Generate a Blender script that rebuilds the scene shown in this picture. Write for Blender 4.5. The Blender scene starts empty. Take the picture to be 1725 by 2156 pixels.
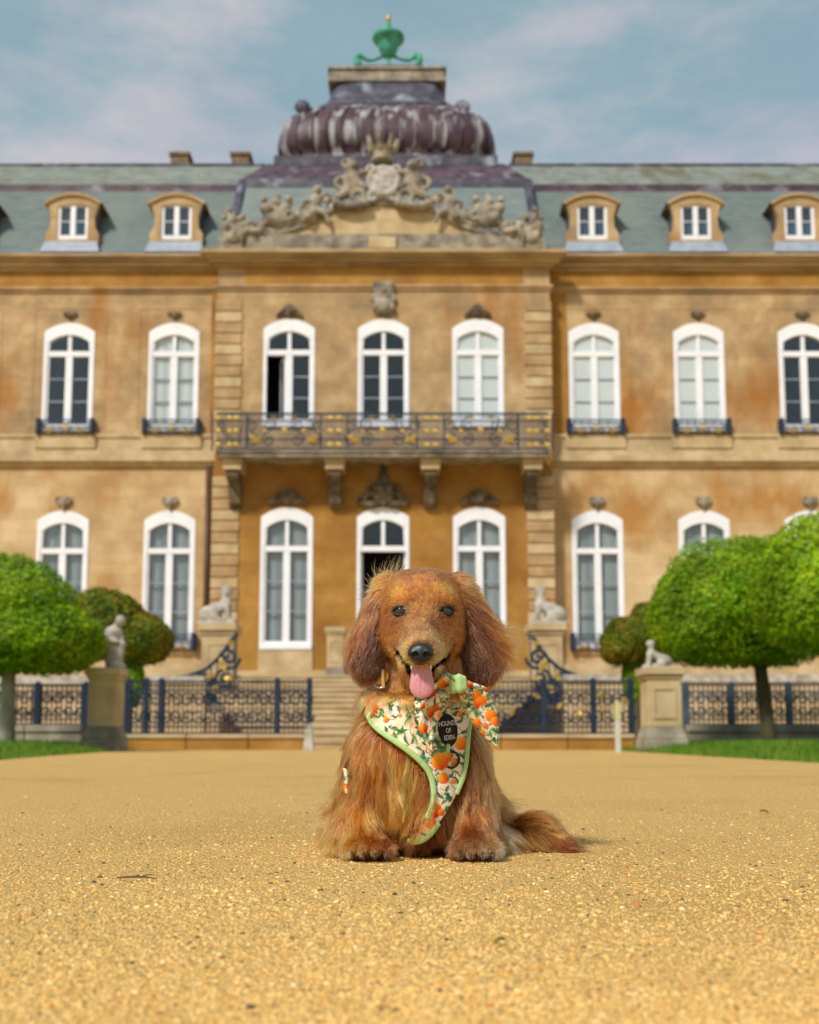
import bpy, bmesh, math, random
import numpy as np
from mathutils import Vector, Matrix

# ------------------------------------------------------------------ camera, sky, sun, exposure
SC = bpy.context.scene
COL = SC.collection
FPX, PU, PV, PITCH, CAMH = 2300.0, 862.5, 1308.0, math.radians(6.25), 0.146
cam_data = bpy.data.cameras.new('camera')
cam = bpy.data.objects.new('camera', cam_data)
COL.objects.link(cam)
cam.location = (0, 0, CAMH)
cam.rotation_euler = (math.radians(90) + PITCH, 0, 0)
cam_data.sensor_fit = 'VERTICAL'
cam_data.sensor_height = 36.0
cam_data.sensor_width = 36.0
cam_data.lens = FPX / 2156 * 36.0
cam_data.shift_y = (PV - 1078) / 2156
cam_data.clip_start = 0.02
cam_data.clip_end = 2000
cam_data.dof.use_dof = True
cam_data.dof.focus_distance = 1.345
cam_data.dof.aperture_fstop = 6.9
SC.camera = cam

SUN_EL, SUN_AZ = math.radians(46), math.radians(-146)   # azimuth measured from +Y towards +X
sun_dir = Vector((math.sin(SUN_AZ) * math.cos(SUN_EL), math.cos(SUN_AZ) * math.cos(SUN_EL), math.sin(SUN_EL)))

world = bpy.data.worlds.new('World')
SC.world = world
world.use_nodes = True
wn = world.node_tree
wn.nodes.clear()
w_out = wn.nodes.new('ShaderNodeOutputWorld')
w_bg = wn.nodes.new('ShaderNodeBackground')
w_sky = wn.nodes.new('ShaderNodeTexSky')
w_sky.sky_type = 'NISHITA'
w_sky.sun_disc = False
w_sky.sun_elevation = SUN_EL
w_sky.sun_rotation = SUN_AZ
w_sky.air_density = 1.0
w_sky.dust_density = 1.6
w_sky.ozone_density = 1.0
w_tc = wn.nodes.new('ShaderNodeTexCoord')
w_map = wn.nodes.new('ShaderNodeMapping')
w_map.inputs['Scale'].default_value = (1.0, 1.0, 2.6)
w_map.inputs['Location'].default_value = (3.1, 0.4, 1.7)
w_n1 = wn.nodes.new('ShaderNodeTexNoise')
w_n1.inputs['Scale'].default_value = 2.6
w_n1.inputs['Detail'].default_value = 9
w_n1.inputs['Roughness'].default_value = 0.56
w_n1.inputs['Distortion'].default_value = 0.35
w_r1 = wn.nodes.new('ShaderNodeValToRGB')
w_r1.color_ramp.elements[0].position = 0.40
w_r1.color_ramp.elements[0].color = (0.66, 0.66, 0.66, 1)
w_r1.color_ramp.elements[1].position = 0.72
w_r1.color_ramp.elements[1].color = (0.92, 0.92, 0.92, 1)
w_n2 = wn.nodes.new('ShaderNodeTexNoise')
w_n2.inputs['Scale'].default_value = 5.0
w_n2.inputs['Detail'].default_value = 10
w_n2.inputs['Roughness'].default_value = 0.6
w_r2 = wn.nodes.new('ShaderNodeValToRGB')
w_r2.color_ramp.elements[0].position = 0.45
w_r2.color_ramp.elements[0].color = (2.2, 3.2, 3.5, 1)     # thin grey-blue veil
w_r2.color_ramp.elements[1].position = 0.66
w_r2.color_ramp.elements[1].color = (4.3, 4.1, 4.2, 1)      # warm cloud
w_mix = wn.nodes.new('ShaderNodeMix')
w_mix.data_type = 'RGBA'
L = wn.links.new
L(w_tc.outputs['Generated'], w_map.inputs['Vector'])
L(w_map.outputs['Vector'], w_n1.inputs['Vector'])
L(w_map.outputs['Vector'], w_n2.inputs['Vector'])
L(w_n1.outputs['Fac'], w_r1.inputs['Fac'])
L(w_n2.outputs['Fac'], w_r2.inputs['Fac'])
L(w_r1.outputs['Color'], w_mix.inputs['Factor'])
L(w_sky.outputs['Color'], w_mix.inputs['A'])
L(w_r2.outputs['Color'], w_mix.inputs['B'])
L(w_mix.outputs['Result'], w_bg.inputs['Color'])
w_bg.inputs['Strength'].default_value = 0.10
L(w_bg.outputs['Background'], w_out.inputs['Surface'])

sun_data = bpy.data.lights.new('sun', 'SUN')
sun_data.energy = 2.6
sun_data.angle = math.radians(7)
sun_data.color = (1.0, 0.94, 0.85)
sun = bpy.data.objects.new('sun', sun_data)
COL.objects.link(sun)
sun.rotation_euler = sun_dir.to_track_quat('Z', 'Y').to_euler()
sun.location = (-10, -10, 30)

SC.view_settings.view_transform = 'Standard'
SC.view_settings.look = 'None'
SC.view_settings.exposure = 0.56
SC.view_settings.gamma = 1.0
SC.render.engine = 'CYCLES'
SC.cycles.max_bounces = 8
SC.cycles.transparent_max_bounces = 12
SC.cycles.caustics_reflective = False
SC.cycles.caustics_refractive = False
SC.cycles.use_denoising = True

# ------------------------------------------------------------------ helpers
def zf(v, Y):
    """height of the point seen at picture row v standing Y metres away"""
    return CAMH + Y * math.tan(PITCH + math.atan((PV - v) / FPX))

def at(u, v, Y):
    z = zf(v, Y)
    w = Y * math.cos(PITCH) + (z - CAMH) * math.sin(PITCH)
    return ((u - PU) * w / FPX, z)

def tag(o, label=None, cat=None, group=None, kind=None):
    if label: o['label'] = label
    if cat: o['category'] = cat
    if group: o['group'] = group
    if kind: o['kind'] = kind
    return o

def empty(name, loc=(0, 0, 0), label=None, cat=None, group=None, parent=None):
    o = bpy.data.objects.new(name, None)
    COL.objects.link(o)
    o.location = loc
    o.empty_display_size = 0.1
    if parent: o.parent = parent
    return tag(o, label, cat, group)

def link(name, me, parent=None, loc=None, rot=None, scale=None):
    o = bpy.data.objects.new(name, me)
    COL.objects.link(o)
    if parent: o.parent = parent
    if loc is not None: o.location = loc
    if rot is not None: o.rotation_euler = rot
    if scale is not None: o.scale = scale
    return o

class MB:
    def __init__(s):
        s.v, s.f = [], []
    def add(s, vs, fs):
        b = len(s.v)
        s.v += [tuple(p) for p in vs]
        s.f += [tuple(i + b for i in f) for f in fs]
        return s
    def box(s, x0, x1, y0, y1, z0, z1):
        vs = [(x0, y0, z0), (x1, y0, z0), (x1, y1, z0), (x0, y1, z0), (x0, y0, z1), (x1, y0, z1), (x1, y1, z1), (x0, y1, z1)]
        return s.add(vs, [(0, 3, 2, 1), (4, 5, 6, 7), (0, 1, 5, 4), (1, 2, 6, 5), (2, 3, 7, 6), (3, 0, 4, 7)])
    def frustum(s, a, b):
        """a, b = (x0,x1,y0,y1,z)"""
        vs = [(a[0], a[2], a[4]), (a[1], a[2], a[4]), (a[1], a[3], a[4]), (a[0], a[3], a[4]), (b[0], b[2], b[4]), (b[1], b[2], b[4]), (b[1], b[3], b[4]), (b[0], b[3], b[4])]
        return s.add(vs, [(0, 3, 2, 1), (4, 5, 6, 7), (0, 1, 5, 4), (1, 2, 6, 5), (2, 3, 7, 6), (3, 0, 4, 7)])
    def prism(s, pts, y0, y1):
        """polygon in x,z extruded from y0 to y1"""
        n = len(pts)
        vs = [(p[0], y0, p[1]) for p in pts] + [(p[0], y1, p[1]) for p in pts]
        return s.add(vs, [tuple(range(n)), tuple(range(2 * n - 1, n - 1, -1))] + [(i, i + n, (i + 1) % n + n, (i + 1) % n) for i in range(n)])
    def ring(s, outer, inner, y0, y1, closed=True):
        """flat frame between two matched outlines in x,z, extruded y0..y1"""
        n = len(outer)
        vs = [(p[0], y0, p[1]) for p in outer] + [(p[0], y0, p[1]) for p in inner] + [(p[0], y1, p[1]) for p in outer] + [(p[0], y1, p[1]) for p in inner]
        fs = []
        for i in range(n if closed else n - 1):
            j = (i + 1) % n
            fs += [(i, j, n + j, n + i), (2 * n + i, 3 * n + i, 3 * n + j, 2 * n + j), (i, 2 * n + i, 2 * n + j, j), (n + i, n + j, 3 * n + j, 3 * n + i)]
        return s.add(vs, fs)
    def tube(s, pts, r, seg=6, caps=True):
        pts = [Vector(p) for p in pts]
        n = len(pts)
        rr = r if isinstance(r, (list, tuple)) else [r] * n
        vs, fs = [], []
        up = Vector((0, 0, 1))
        t0 = (pts[1] - pts[0]).normalized()
        if abs(t0.dot(up)) > 0.95: up = Vector((1, 0, 0))
        nrm = t0.cross(up).normalized()
        for i in range(n):
            t = (pts[min(i + 1, n - 1)] - pts[max(i - 1, 0)]).normalized()
            nrm = (nrm - t * nrm.dot(t)).normalized()
            bi = t.cross(nrm)
            for k in range(seg):
                a = 2 * math.pi * k / seg
                vs.append(pts[i] + (nrm * math.cos(a) + bi * math.sin(a)) * rr[i])
        for i in range(n - 1):
            for k in range(seg):
                l = (k + 1) % seg
                fs.append((i * seg + k, i * seg + l, (i + 1) * seg + l, (i + 1) * seg + k))
        if caps:
            fs.append(tuple(range(seg - 1, -1, -1)))
            fs.append(tuple((n - 1) * seg + k for k in range(seg)))
        return s.add(vs, fs)
    def lathe(s, prof, seg=20, cx=0, cy=0, sq=None):
        """prof = [(r,z)], sq = superellipse exponent for square plans"""
        vs, fs = [], []
        for r, z in prof:
            for k in range(seg):
                a = 2 * math.pi * (k + 0.5) / seg
                c, d = math.cos(a), math.sin(a)
                m = 1.0
                if sq: m = (abs(c) ** sq + abs(d) ** sq) ** (-1 / sq)
                vs.append((cx + r * c * m, cy + r * d * m, z))
        n = len(prof)
        for i in range(n - 1):
            for k in range(seg):
                l = (k + 1) % seg
                fs.append((i * seg + k, i * seg + l, (i + 1) * seg + l, (i + 1) * seg + k))
        fs.append(tuple(range(seg - 1, -1, -1)))
        fs.append(tuple((n - 1) * seg + k for k in range(seg)))
        return s.add(vs, fs)
    def mesh(s, name, m, smooth=False, bevel=0):
        me = bpy.data.meshes.new(name)
        me.from_pydata(s.v, [], s.f)
        bm = bmesh.new()
        bm.from_mesh(me)
        bmesh.ops.recalc_face_normals(bm, faces=bm.faces)
        if bevel:
            bmesh.ops.bevel(bm, geom=list(bm.edges), offset=bevel, segments=1, affect='EDGES', clamp_overlap=True)
        bm.to_mesh(me)
        bm.free()
        if m: me.materials.append(m)
        if smooth: me.shade_smooth()
        me.update()
        return me
    def build(s, name, m, parent=None, smooth=False, bevel=0, loc=None, rot=None):
        return link(name, s.mesh(name, m, smooth, bevel), parent, loc, rot)

def np_mesh(name, V, F, m=None, smooth=True, colors=None):
    """V (n,3), F (m,k) arrays -> mesh, optional point colours"""
    V = np.asarray(V, np.float32); F = np.asarray(F, np.int32)
    me = bpy.data.meshes.new(name)
    k = F.shape[1]
    me.vertices.add(len(V)); me.vertices.foreach_set('co', V.ravel())
    me.loops.add(F.size); me.loops.foreach_set('vertex_index', F.ravel())
    me.polygons.add(len(F))
    me.polygons.foreach_set('loop_start', np.arange(0, F.size, k, dtype=np.int32))
    if smooth: me.polygons.foreach_set('use_smooth', np.ones(len(F), bool))
    me.update(calc_edges=True)
    if colors is not None:
        C = np.ones((len(V), 4), np.float32); C[:, :3] = colors
        a = me.color_attributes.new('paint', 'FLOAT_COLOR', 'POINT')
        a.data.foreach_set('color', C.ravel())
    if m: me.materials.append(m)
    return me

# signed-distance modelling -------------------------------------------------
def sd_ell(P, c, r, R=None):
    q = P - np.asarray(c, np.float32)
    if R is not None: q = q @ np.asarray(R, np.float32)
    r = np.asarray(r, np.float32)
    k0 = np.sqrt(((q / r) ** 2).sum(-1)); k1 = np.sqrt(((q / (r * r)) ** 2).sum(-1)) + 1e-9
    return k0 * (k0 - 1) / k1

def sd_cone(P, a, b, ra, rb):
    a = np.asarray(a, np.float32); b = np.asarray(b, np.float32)
    pa = P - a; ba = b - a
    h = np.clip((pa @ ba) / (ba @ ba + 1e-12), 0, 1)
    d = pa - h[..., None] * ba
    return np.sqrt((d * d).sum(-1)) - (ra + (rb - ra) * h)

def sd_torus(P, c, R, r, ax=1):
    q = P - np.asarray(c, np.float32)
    o = [i for i in range(3) if i != ax]
    return np.sqrt((np.sqrt(q[..., o[0]] ** 2 + q[..., o[1]] ** 2) - R) ** 2 + q[..., ax] ** 2) - r

def sd_box(P, c, h, r=0.0):
    q = np.abs(P - np.asarray(c, np.float32)) - (np.asarray(h, np.float32) - r)
    return np.sqrt((np.maximum(q, 0) ** 2).sum(-1)) + np.minimum(q.max(-1), 0) - r

def smin(a, b, k):
    h = np.maximum(k - np.abs(a - b), 0) / k
    return np.minimum(a, b) - h * h * k * 0.25

def grid_points(lo, hi, h):
    lo = np.asarray(lo, np.float32); n = np.ceil((np.asarray(hi) - lo) / h).astype(int) + 1
    ax = [lo[i] + h * np.arange(n[i], dtype=np.float32) for i in range(3)]
    return np.stack(np.meshgrid(*ax, indexing='ij'), -1)

def surface_nets(F, lo, h):
    lo = np.asarray(lo, np.float32)
    S = F < 0
    nx, ny, nz = F.shape
    cnt = np.zeros((nx - 1, ny - 1, nz - 1), np.int8)
    for dx in (0, 1):
        for dy in (0, 1):
            for dz in (0, 1):
                cnt += S[dx:nx - 1 + dx, dy:ny - 1 + dy, dz:nz - 1 + dz]
    act = (cnt > 0) & (cnt < 8)
    idx = -np.ones(act.shape, np.int64)
    cells = np.argwhere(act)
    idx[act] = np.arange(len(cells))
    acc = np.zeros((len(cells), 3), np.float32); num = np.zeros(len(cells), np.float32)
    corners = [(0, 0, 0), (1, 0, 0), (0, 1, 0), (1, 1, 0), (0, 0, 1), (1, 0, 1), (0, 1, 1), (1, 1, 1)]
    for i in range(8):
        for b in range(3):
            if corners[i][b]: continue
            c0 = np.array(corners[i]); c1 = c0.copy(); c1[b] = 1
            p0 = cells + c0; p1 = cells + c1
            f0 = F[p0[:, 0], p0[:, 1], p0[:, 2]]; f1 = F[p1[:, 0], p1[:, 1], p1[:, 2]]
            m = (f0 < 0) != (f1 < 0)
            t = np.where(m, f0 / np.where(m, f0 - f1, 1), 0)
            pos = c0[None].astype(np.float32).repeat(len(cells), 0); pos[:, b] += t
            acc[m] += pos[m]; num[m] += 1
    V = lo + h * (cells + acc / num[:, None])
    quads = []
    for ax in range(3):
        a, b = [(1, 2), (2, 0), (0, 1)][ax]
        sl0 = [slice(1, -1)] * 3; sl1 = [slice(1, -1)] * 3
        sl0[ax] = slice(0, -1); sl1[ax] = slice(1, None)
        s0 = S[tuple(sl0)]; s1 = S[tuple(sl1)]
        E = np.argwhere(s0 != s1)
        flip = s0[s0 != s1]
        base = E.copy(); base[:, a] += 1; base[:, b] += 1
        def cid(da, db):
            q = base.copy(); q[:, a] -= da; q[:, b] -= db
            return idx[q[:, 0], q[:, 1], q[:, 2]]
        Q = np.stack([cid(1, 1), cid(0, 1), cid(0, 0), cid(1, 0)], 1)
        Q[~flip] = Q[~flip][:, ::-1]
        quads.append(Q)
    return V, np.concatenate(quads)

def sdf_mesh(name, fn, lo, hi, h, m, smooth_iter=1):
    P = grid_points(lo, hi, h)
    F = fn(P).astype(np.float32)
    V, Q = surface_nets(F, lo, h)
    return np_mesh(name, V, Q, m)

def vnoise(P, scale, seed=0):
    """cheap smooth value noise, 0..1"""
    q = np.asarray(P, np.float64) * scale + 37.7 + seed * 17.13
    i = np.floor(q).astype(np.int64); f = q - i; f = f * f * (3 - 2 * f)
    def hsh(a, b, c):
        n = (a * 374761393 + b * 668265263 + c * 2147483647 + seed * 974711) & 0xFFFFFFFF
        n = ((n ^ (n >> 13)) * 1274126177) & 0xFFFFFFFF
        return ((n ^ (n >> 16)) & 0xFFFF) / 65535.0
    r = 0
    for a in (0, 1):
        for b in (0, 1):
            for c in (0, 1):
                w = (f[..., 0] if a else 1 - f[..., 0]) * (f[..., 1] if b else 1 - f[..., 1]) * (f[..., 2] if c else 1 - f[..., 2])
                r = r + w * hsh(i[..., 0] + a, i[..., 1] + b, i[..., 2] + c)
    return r

# ------------------------------------------------------------------ materials
def srgb(r, g, b):
    return tuple(((c / 255) / 12.92 if c / 255 <= 0.04045 else ((c / 255 + 0.055) / 1.055) ** 2.4) for c in (r, g, b))

def material(name, cols, scale=3.0, detail=6, rough=0.8, bump=0.0, bscale=None, metallic=0.0, stretch=(1, 1, 1), spec=0.3,
             lo=0.35, hi=0.65, ashlar=None, second=None, second_scale=0.6, second_rng=(0.5, 0.65), second_stretch=(1, 1, 1), attr=None, transl=0.0, coat=0.0):
    """noise-mottled principled material in object space; second = stain colour on a larger noise; attr = multiply by a point colour"""
    m = bpy.data.materials.new(name); m.use_nodes = True
    nt = m.node_tree; N = nt.nodes; l = nt.links.new
    bs = N['Principled BSDF']
    bs.inputs['Roughness'].default_value = rough
    bs.inputs['Metallic'].default_value = metallic
    bs.inputs['Specular IOR Level'].default_value = spec
    if coat: bs.inputs['Coat Weight'].default_value = coat
    geo = N.new('ShaderNodeNewGeometry')
    mp = N.new('ShaderNodeMapping'); mp.inputs['Scale'].default_value = stretch
    l(geo.outputs['Position'], mp.inputs['Vector'])
    if len(cols) == 1 and not attr:
        bs.inputs['Base Color'].default_value = (*cols[0], 1)
        out = None
    else:
        nz = N.new('ShaderNodeTexNoise')
        nz.inputs['Scale'].default_value = scale; nz.inputs['Detail'].default_value = detail; nz.inputs['Roughness'].default_value = 0.6
        l(mp.outputs['Vector'], nz.inputs['Vector'])
        rp = N.new('ShaderNodeValToRGB')
        el = rp.color_ramp.elements
        while len(el) < len(cols): el.new(0.5)
        for i, c in enumerate(cols):
            el[i].position = lo + (hi - lo) * i / max(1, len(cols) - 1); el[i].color = (*c, 1)
        l(nz.outputs['Fac'], rp.inputs['Fac'])
        out = rp.outputs['Color']
    if second:
        n2 = N.new('ShaderNodeTexNoise'); n2.inputs['Scale'].default_value = second_scale; n2.inputs['Detail'].default_value = 7
        m2 = N.new('ShaderNodeMapping'); m2.inputs['Scale'].default_value = second_stretch; m2.inputs['Location'].default_value = (7.3, 2.1, 4.4)
        l(geo.outputs['Position'], m2.inputs['Vector']); l(m2.outputs['Vector'], n2.inputs['Vector'])
        r2 = N.new('ShaderNodeMapRange'); r2.inputs['From Min'].default_value = second_rng[0]; r2.inputs['From Max'].default_value = second_rng[1]
        l(n2.outputs['Fac'], r2.inputs['Value'])
        mx = N.new('ShaderNodeMix'); mx.data_type = 'RGBA'
        l(r2.outputs['Result'], mx.inputs['Factor']); l(out, mx.inputs['A']); mx.inputs['B'].default_value = (*second, 1)
        out = mx.outputs['Result']
    if ashlar:                      # faint joints between dressed blocks
        sx = N.new('ShaderNodeSeparateXYZ'); cx = N.new('ShaderNodeCombineXYZ'); bt = N.new('ShaderNodeTexBrick')
        l(geo.outputs['Position'], sx.inputs['Vector']); l(sx.outputs['X'], cx.inputs['X']); l(sx.outputs['Z'], cx.inputs['Y']); l(cx.outputs['Vector'], bt.inputs['Vector'])
        bt.inputs['Scale'].default_value = 1.0; bt.inputs['Brick Width'].default_value = .82; bt.inputs['Row Height'].default_value = .372; bt.inputs['Mortar Size'].default_value = .012; bt.inputs['Mortar Smooth'].default_value = .3
        bt.inputs['Color1'].default_value = (1, 1, 1, 1); bt.inputs['Color2'].default_value = (.86, .85, .83, 1); bt.inputs['Mortar'].default_value = (ashlar, ashlar * .97, ashlar * .93, 1)
        mx = N.new('ShaderNodeMix'); mx.data_type = 'RGBA'; mx.blend_type = 'MULTIPLY'; mx.inputs['Factor'].default_value = 1
        l(out, mx.inputs['A']); l(bt.outputs['Color'], mx.inputs['B']); out = mx.outputs['Result']
    if attr:
        at_ = N.new('ShaderNodeAttribute'); at_.attribute_name = attr
        if out is None: out = at_.outputs['Color']
        else:
            mx = N.new('ShaderNodeMix'); mx.data_type = 'RGBA'; mx.blend_type = 'MULTIPLY'; mx.inputs['Factor'].default_value = 1
            l(out, mx.inputs['A']); l(at_.outputs['Color'], mx.inputs['B']); out = mx.outputs['Result']
    if out is not None: l(out, bs.inputs['Base Color'])
    if bump:
        nb = N.new('ShaderNodeTexNoise'); nb.inputs['Scale'].default_value = bscale or scale * 4; nb.inputs['Detail'].default_value = 5
        l(mp.outputs['Vector'], nb.inputs['Vector'])
        bp = N.new('ShaderNodeBump'); bp.inputs['Strength'].default_value = min(1, bump); bp.inputs['Distance'].default_value = 0.02
        l(nb.outputs['Fac'], bp.inputs['Height']); l(bp.outputs['Normal'], bs.inputs['Normal'])
    if transl:
        tr = N.new('ShaderNodeBsdfTranslucent'); ms = N.new('ShaderNodeMixShader'); ms.inputs['Fac'].default_value = transl
        l(out, tr.inputs['Color']); l(bs.outputs['BSDF'], ms.inputs[1]); l(tr.outputs['BSDF'], ms.inputs[2])
        l(ms.outputs['Shader'], N['Material Output'].inputs['Surface'])
    return m

M = {}
M['stone'] = material('sandstone', [(0.31, 0.215, 0.115), (0.43, 0.285, 0.14), (0.55, 0.385, 0.21)], scale=1.0, detail=9, bump=0.25, bscale=6, ashlar=.8, second=(0.36, 0.155, 0.03), second_scale=0.5, second_rng=(0.55, 0.70), second_stretch=(1, 1, .38))
M['stone_wing'] = material('honey_sandstone', [(0.44, 0.28, 0.13), (0.55, 0.385, 0.195), (0.66, 0.49, 0.29)], scale=0.55, detail=10, bump=0.25, bscale=6, ashlar=.82, second=(0.43, 0.215, 0.06), second_scale=0.5, second_rng=(0.55, 0.68), second_stretch=(1, 1, .55))
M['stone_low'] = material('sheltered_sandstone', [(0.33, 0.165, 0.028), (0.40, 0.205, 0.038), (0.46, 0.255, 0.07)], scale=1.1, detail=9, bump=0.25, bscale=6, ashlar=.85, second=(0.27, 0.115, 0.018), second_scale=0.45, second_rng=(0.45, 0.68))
M['stone_pale'] = material('pale_sandstone', [(0.40, 0.29, 0.15), (0.49, 0.365, 0.20), (0.57, 0.44, 0.27)], scale=1.6, detail=9, bump=0.25, bscale=8, second=(0.33, 0.24, 0.13), second_scale=0.8, second_rng=(0.55, 0.75))
M['stone_grey'] = material('weathered_stone', [(0.17, 0.145, 0.11), (0.28, 0.24, 0.18), (0.40, 0.345, 0.265)], scale=2.5, detail=9, bump=0.4, bscale=10, second=(0.11, 0.095, 0.078), second_scale=1.4, second_rng=(0.52, 0.72))
M['stone_dark'] = material('weathered_shaded_stone', [(0.05, 0.036, 0.024), (0.11, 0.08, 0.05), (0.20, 0.15, 0.09)], scale=4, detail=8, bump=0.4, bscale=12)  # weathered tone, darkened further for the shade on the balcony consoles
M['statue'] = material('statue_stone', [(0.27, 0.245, 0.21), (0.40, 0.37, 0.32), (0.52, 0.49, 0.44)], scale=5, detail=8, bump=0.3, bscale=14)
M['cornice'] = material('cornice_stone', [(0.28, 0.19, 0.09), (0.40, 0.28, 0.14), (0.47, 0.34, 0.19)], scale=1.8, detail=9, bump=0.3, bscale=8, stretch=(0.35, 1, 1))
M['white'] = material('white_paint', [(0.74, 0.75, 0.80), (0.82, 0.83, 0.86)], scale=2, rough=0.5)
M['blind'] = material('white_blind', [(0.80, 0.84, 0.82), (0.86, 0.89, 0.88)], scale=0.7, rough=0.9)
M['curtain'] = material('sheer_curtain', [(0.34, 0.38, 0.38), (0.46, 0.49, 0.49)], scale=7, stretch=(1, 1, 0.08), rough=0.9)
M['room'] = material('dark_interior', [(0.018, 0.018, 0.02)], rough=0.9)
M['slate'] = material('green_slate', [(0.115, 0.15, 0.15), (0.16, 0.20, 0.195), (0.205, 0.245, 0.23)], scale=5, detail=8, rough=0.6, bump=0.3, bscale=9, stretch=(0.4, 1, 3.5), second=(0.22, 0.245, 0.22), second_scale=0.5, second_rng=(0.5, 0.75))
M['slate_moss'] = material('mossy_slate', [(0.13, 0.155, 0.14), (0.18, 0.20, 0.175), (0.22, 0.24, 0.205)], scale=2, detail=8, rough=0.7, bump=0.3, second=(0.13, 0.115, 0.07), second_scale=1.0, second_rng=(0.52, 0.66), second_stretch=(1, 0.4, 0.4))
M['lead_plain'] = material('plain_purple_lead', [(0.04, 0.024, 0.036), (0.075, 0.045, 0.06), (0.115, 0.078, 0.095)], scale=2.2, detail=7, rough=0.5, second=(0.24, 0.23, 0.27), second_scale=0.9, second_rng=(0.58, 0.7))
M['lead'] = material('purple_lead', [(0.035, 0.019, 0.028), (0.065, 0.034, 0.045), (0.105, 0.062, 0.075)], scale=1.6, detail=7, rough=0.5, bump=0.1, second=(0.33, 0.32, 0.34), second_scale=3.0, second_rng=(0.50, 0.64), second_stretch=(1, 1, 0.10))
M['lead_dark'] = material('dark_lead', [(0.035, 0.035, 0.052), (0.06, 0.058, 0.082), (0.11, 0.105, 0.14)], scale=2, rough=0.55, second=(0.30, 0.33, 0.40), second_scale=1.3, second_rng=(0.56, 0.75))
M['flash'] = material('lead_flashing', [(0.24, 0.28, 0.35), (0.33, 0.37, 0.44)], scale=3, rough=0.5)
M['copper'] = material('green_copper', [(0.03, 0.20, 0.13), (0.06, 0.32, 0.21), (0.12, 0.42, 0.30)], scale=4, rough=0.6)
M['gold'] = material('gilding', [(0.45, 0.31, 0.07), (0.58, 0.41, 0.12)], scale=8, rough=0.4, metallic=0.35)
M['iron'] = material('blue_black_iron', [(0.012, 0.022, 0.045), (0.022, 0.038, 0.07)], scale=6, rough=0.45)
M['iron_light'] = material('faded_iron', [(0.04, 0.06, 0.09), (0.08, 0.105, 0.14)], scale=6, rough=0.5)
M['pipe'] = material('brown_pipe_paint', [(0.075, 0.035, 0.025), (0.11, 0.055, 0.04)], scale=3, rough=0.5)
M['brick'] = material('chimney_brick', [(0.15, 0.10, 0.06), (0.26, 0.18, 0.11)], scale=6, rough=0.9)
M['grass'] = material('lawn_grass', [(0.055, 0.13, 0.008), (0.10, 0.20, 0.014), (0.17, 0.25, 0.03)], scale=5, rough=0.9, attr=None)
M['bark'] = material('grey_bark', [(0.18, 0.16, 0.12), (0.30, 0.27, 0.20), (0.40, 0.37, 0.29)], scale=6, stretch=(1, 1, 0.25), rough=0.9, bump=0.5)
M['bark_dark'] = material('dark_bark', [(0.05, 0.04, 0.02), (0.10, 0.08, 0.04)], scale=6, stretch=(1, 1, 0.25), rough=0.9, bump=0.5)

def glass_material():
    m = bpy.data.materials.new('window_glass'); m.use_nodes = True
    nt = m.node_tree; N = nt.nodes; l = nt.links.new
    N.remove(N['Principled BSDF'])
    tr = N.new('ShaderNodeBsdfTransparent'); tr.inputs['Color'].default_value = (0.97, 0.985, 0.99, 1)
    gl = N.new('ShaderNodeBsdfGlossy'); gl.inputs['Roughness'].default_value = 0.03
    lw = N.new('ShaderNodeLayerWeight'); lw.inputs['Blend'].default_value = 0.5
    mr = N.new('ShaderNodeMapRange'); mr.inputs['To Min'].default_value = .045; mr.inputs['To Max'].default_value = .32
    l(lw.outputs['Facing'], mr.inputs['Value'])
    nz = N.new('ShaderNodeTexNoise'); nz.inputs['Scale'].default_value = 1.4
    bp = N.new('ShaderNodeBump'); bp.inputs['Strength'].default_value = 0.12; bp.inputs['Distance'].default_value = 0.3
    l(nz.outputs['Fac'], bp.inputs['Height']); l(bp.outputs['Normal'], gl.inputs['Normal'])
    mx = N.new('ShaderNodeMixShader')
    l(mr.outputs['Result'], mx.inputs['Fac']); l(tr.outputs['BSDF'], mx.inputs[1]); l(gl.outputs['BSDF'], mx.inputs[2])
    l(mx.outputs['Shader'], N['Material Output'].inputs['Surface'])
    return m
M['glass'] = glass_material()
# ------------------------------------------------------------------ ground sheet and terrace
gravel_mat = material('gravel_ground', [(0.62, 0.385, 0.115), (0.70, 0.445, 0.145), (0.75, 0.50, 0.18)], scale=70, detail=10, rough=0.95, bump=0.9, bscale=160, second=(0.60, 0.375, 0.115), second_scale=1.7, second_rng=(0.50, 0.72))
g = MB().add([(-300, -60, 0), (300, -60, 0), (300, 500, 0), (-300, 500, 0)], [(0, 1, 2, 3)]).build('ground', gravel_mat)
tag(g, kind='structure')

# ------------------------------------------------------------------ the country house
AX, FY = -0.86, 35.0
WY = 0.6                      # wings stand back by this much
TZ = 1.85                     # terrace level
house = empty('country_house', (AX, FY, 0), 'golden stone country house with slate mansard roof, dark lead dome and balcony', 'house')
def Z(v, y=0.0): return zf(v, FY + y)
def hp(name, mb, m, parent=house, **k): return mb.build(name, M[m] if isinstance(m, str) else m, parent, **k)

def arc_z(x, cx, w, ztop, rise):
    t = min(1, abs(x - cx) / (w / 2))
    return ztop - rise * t * t

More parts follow.
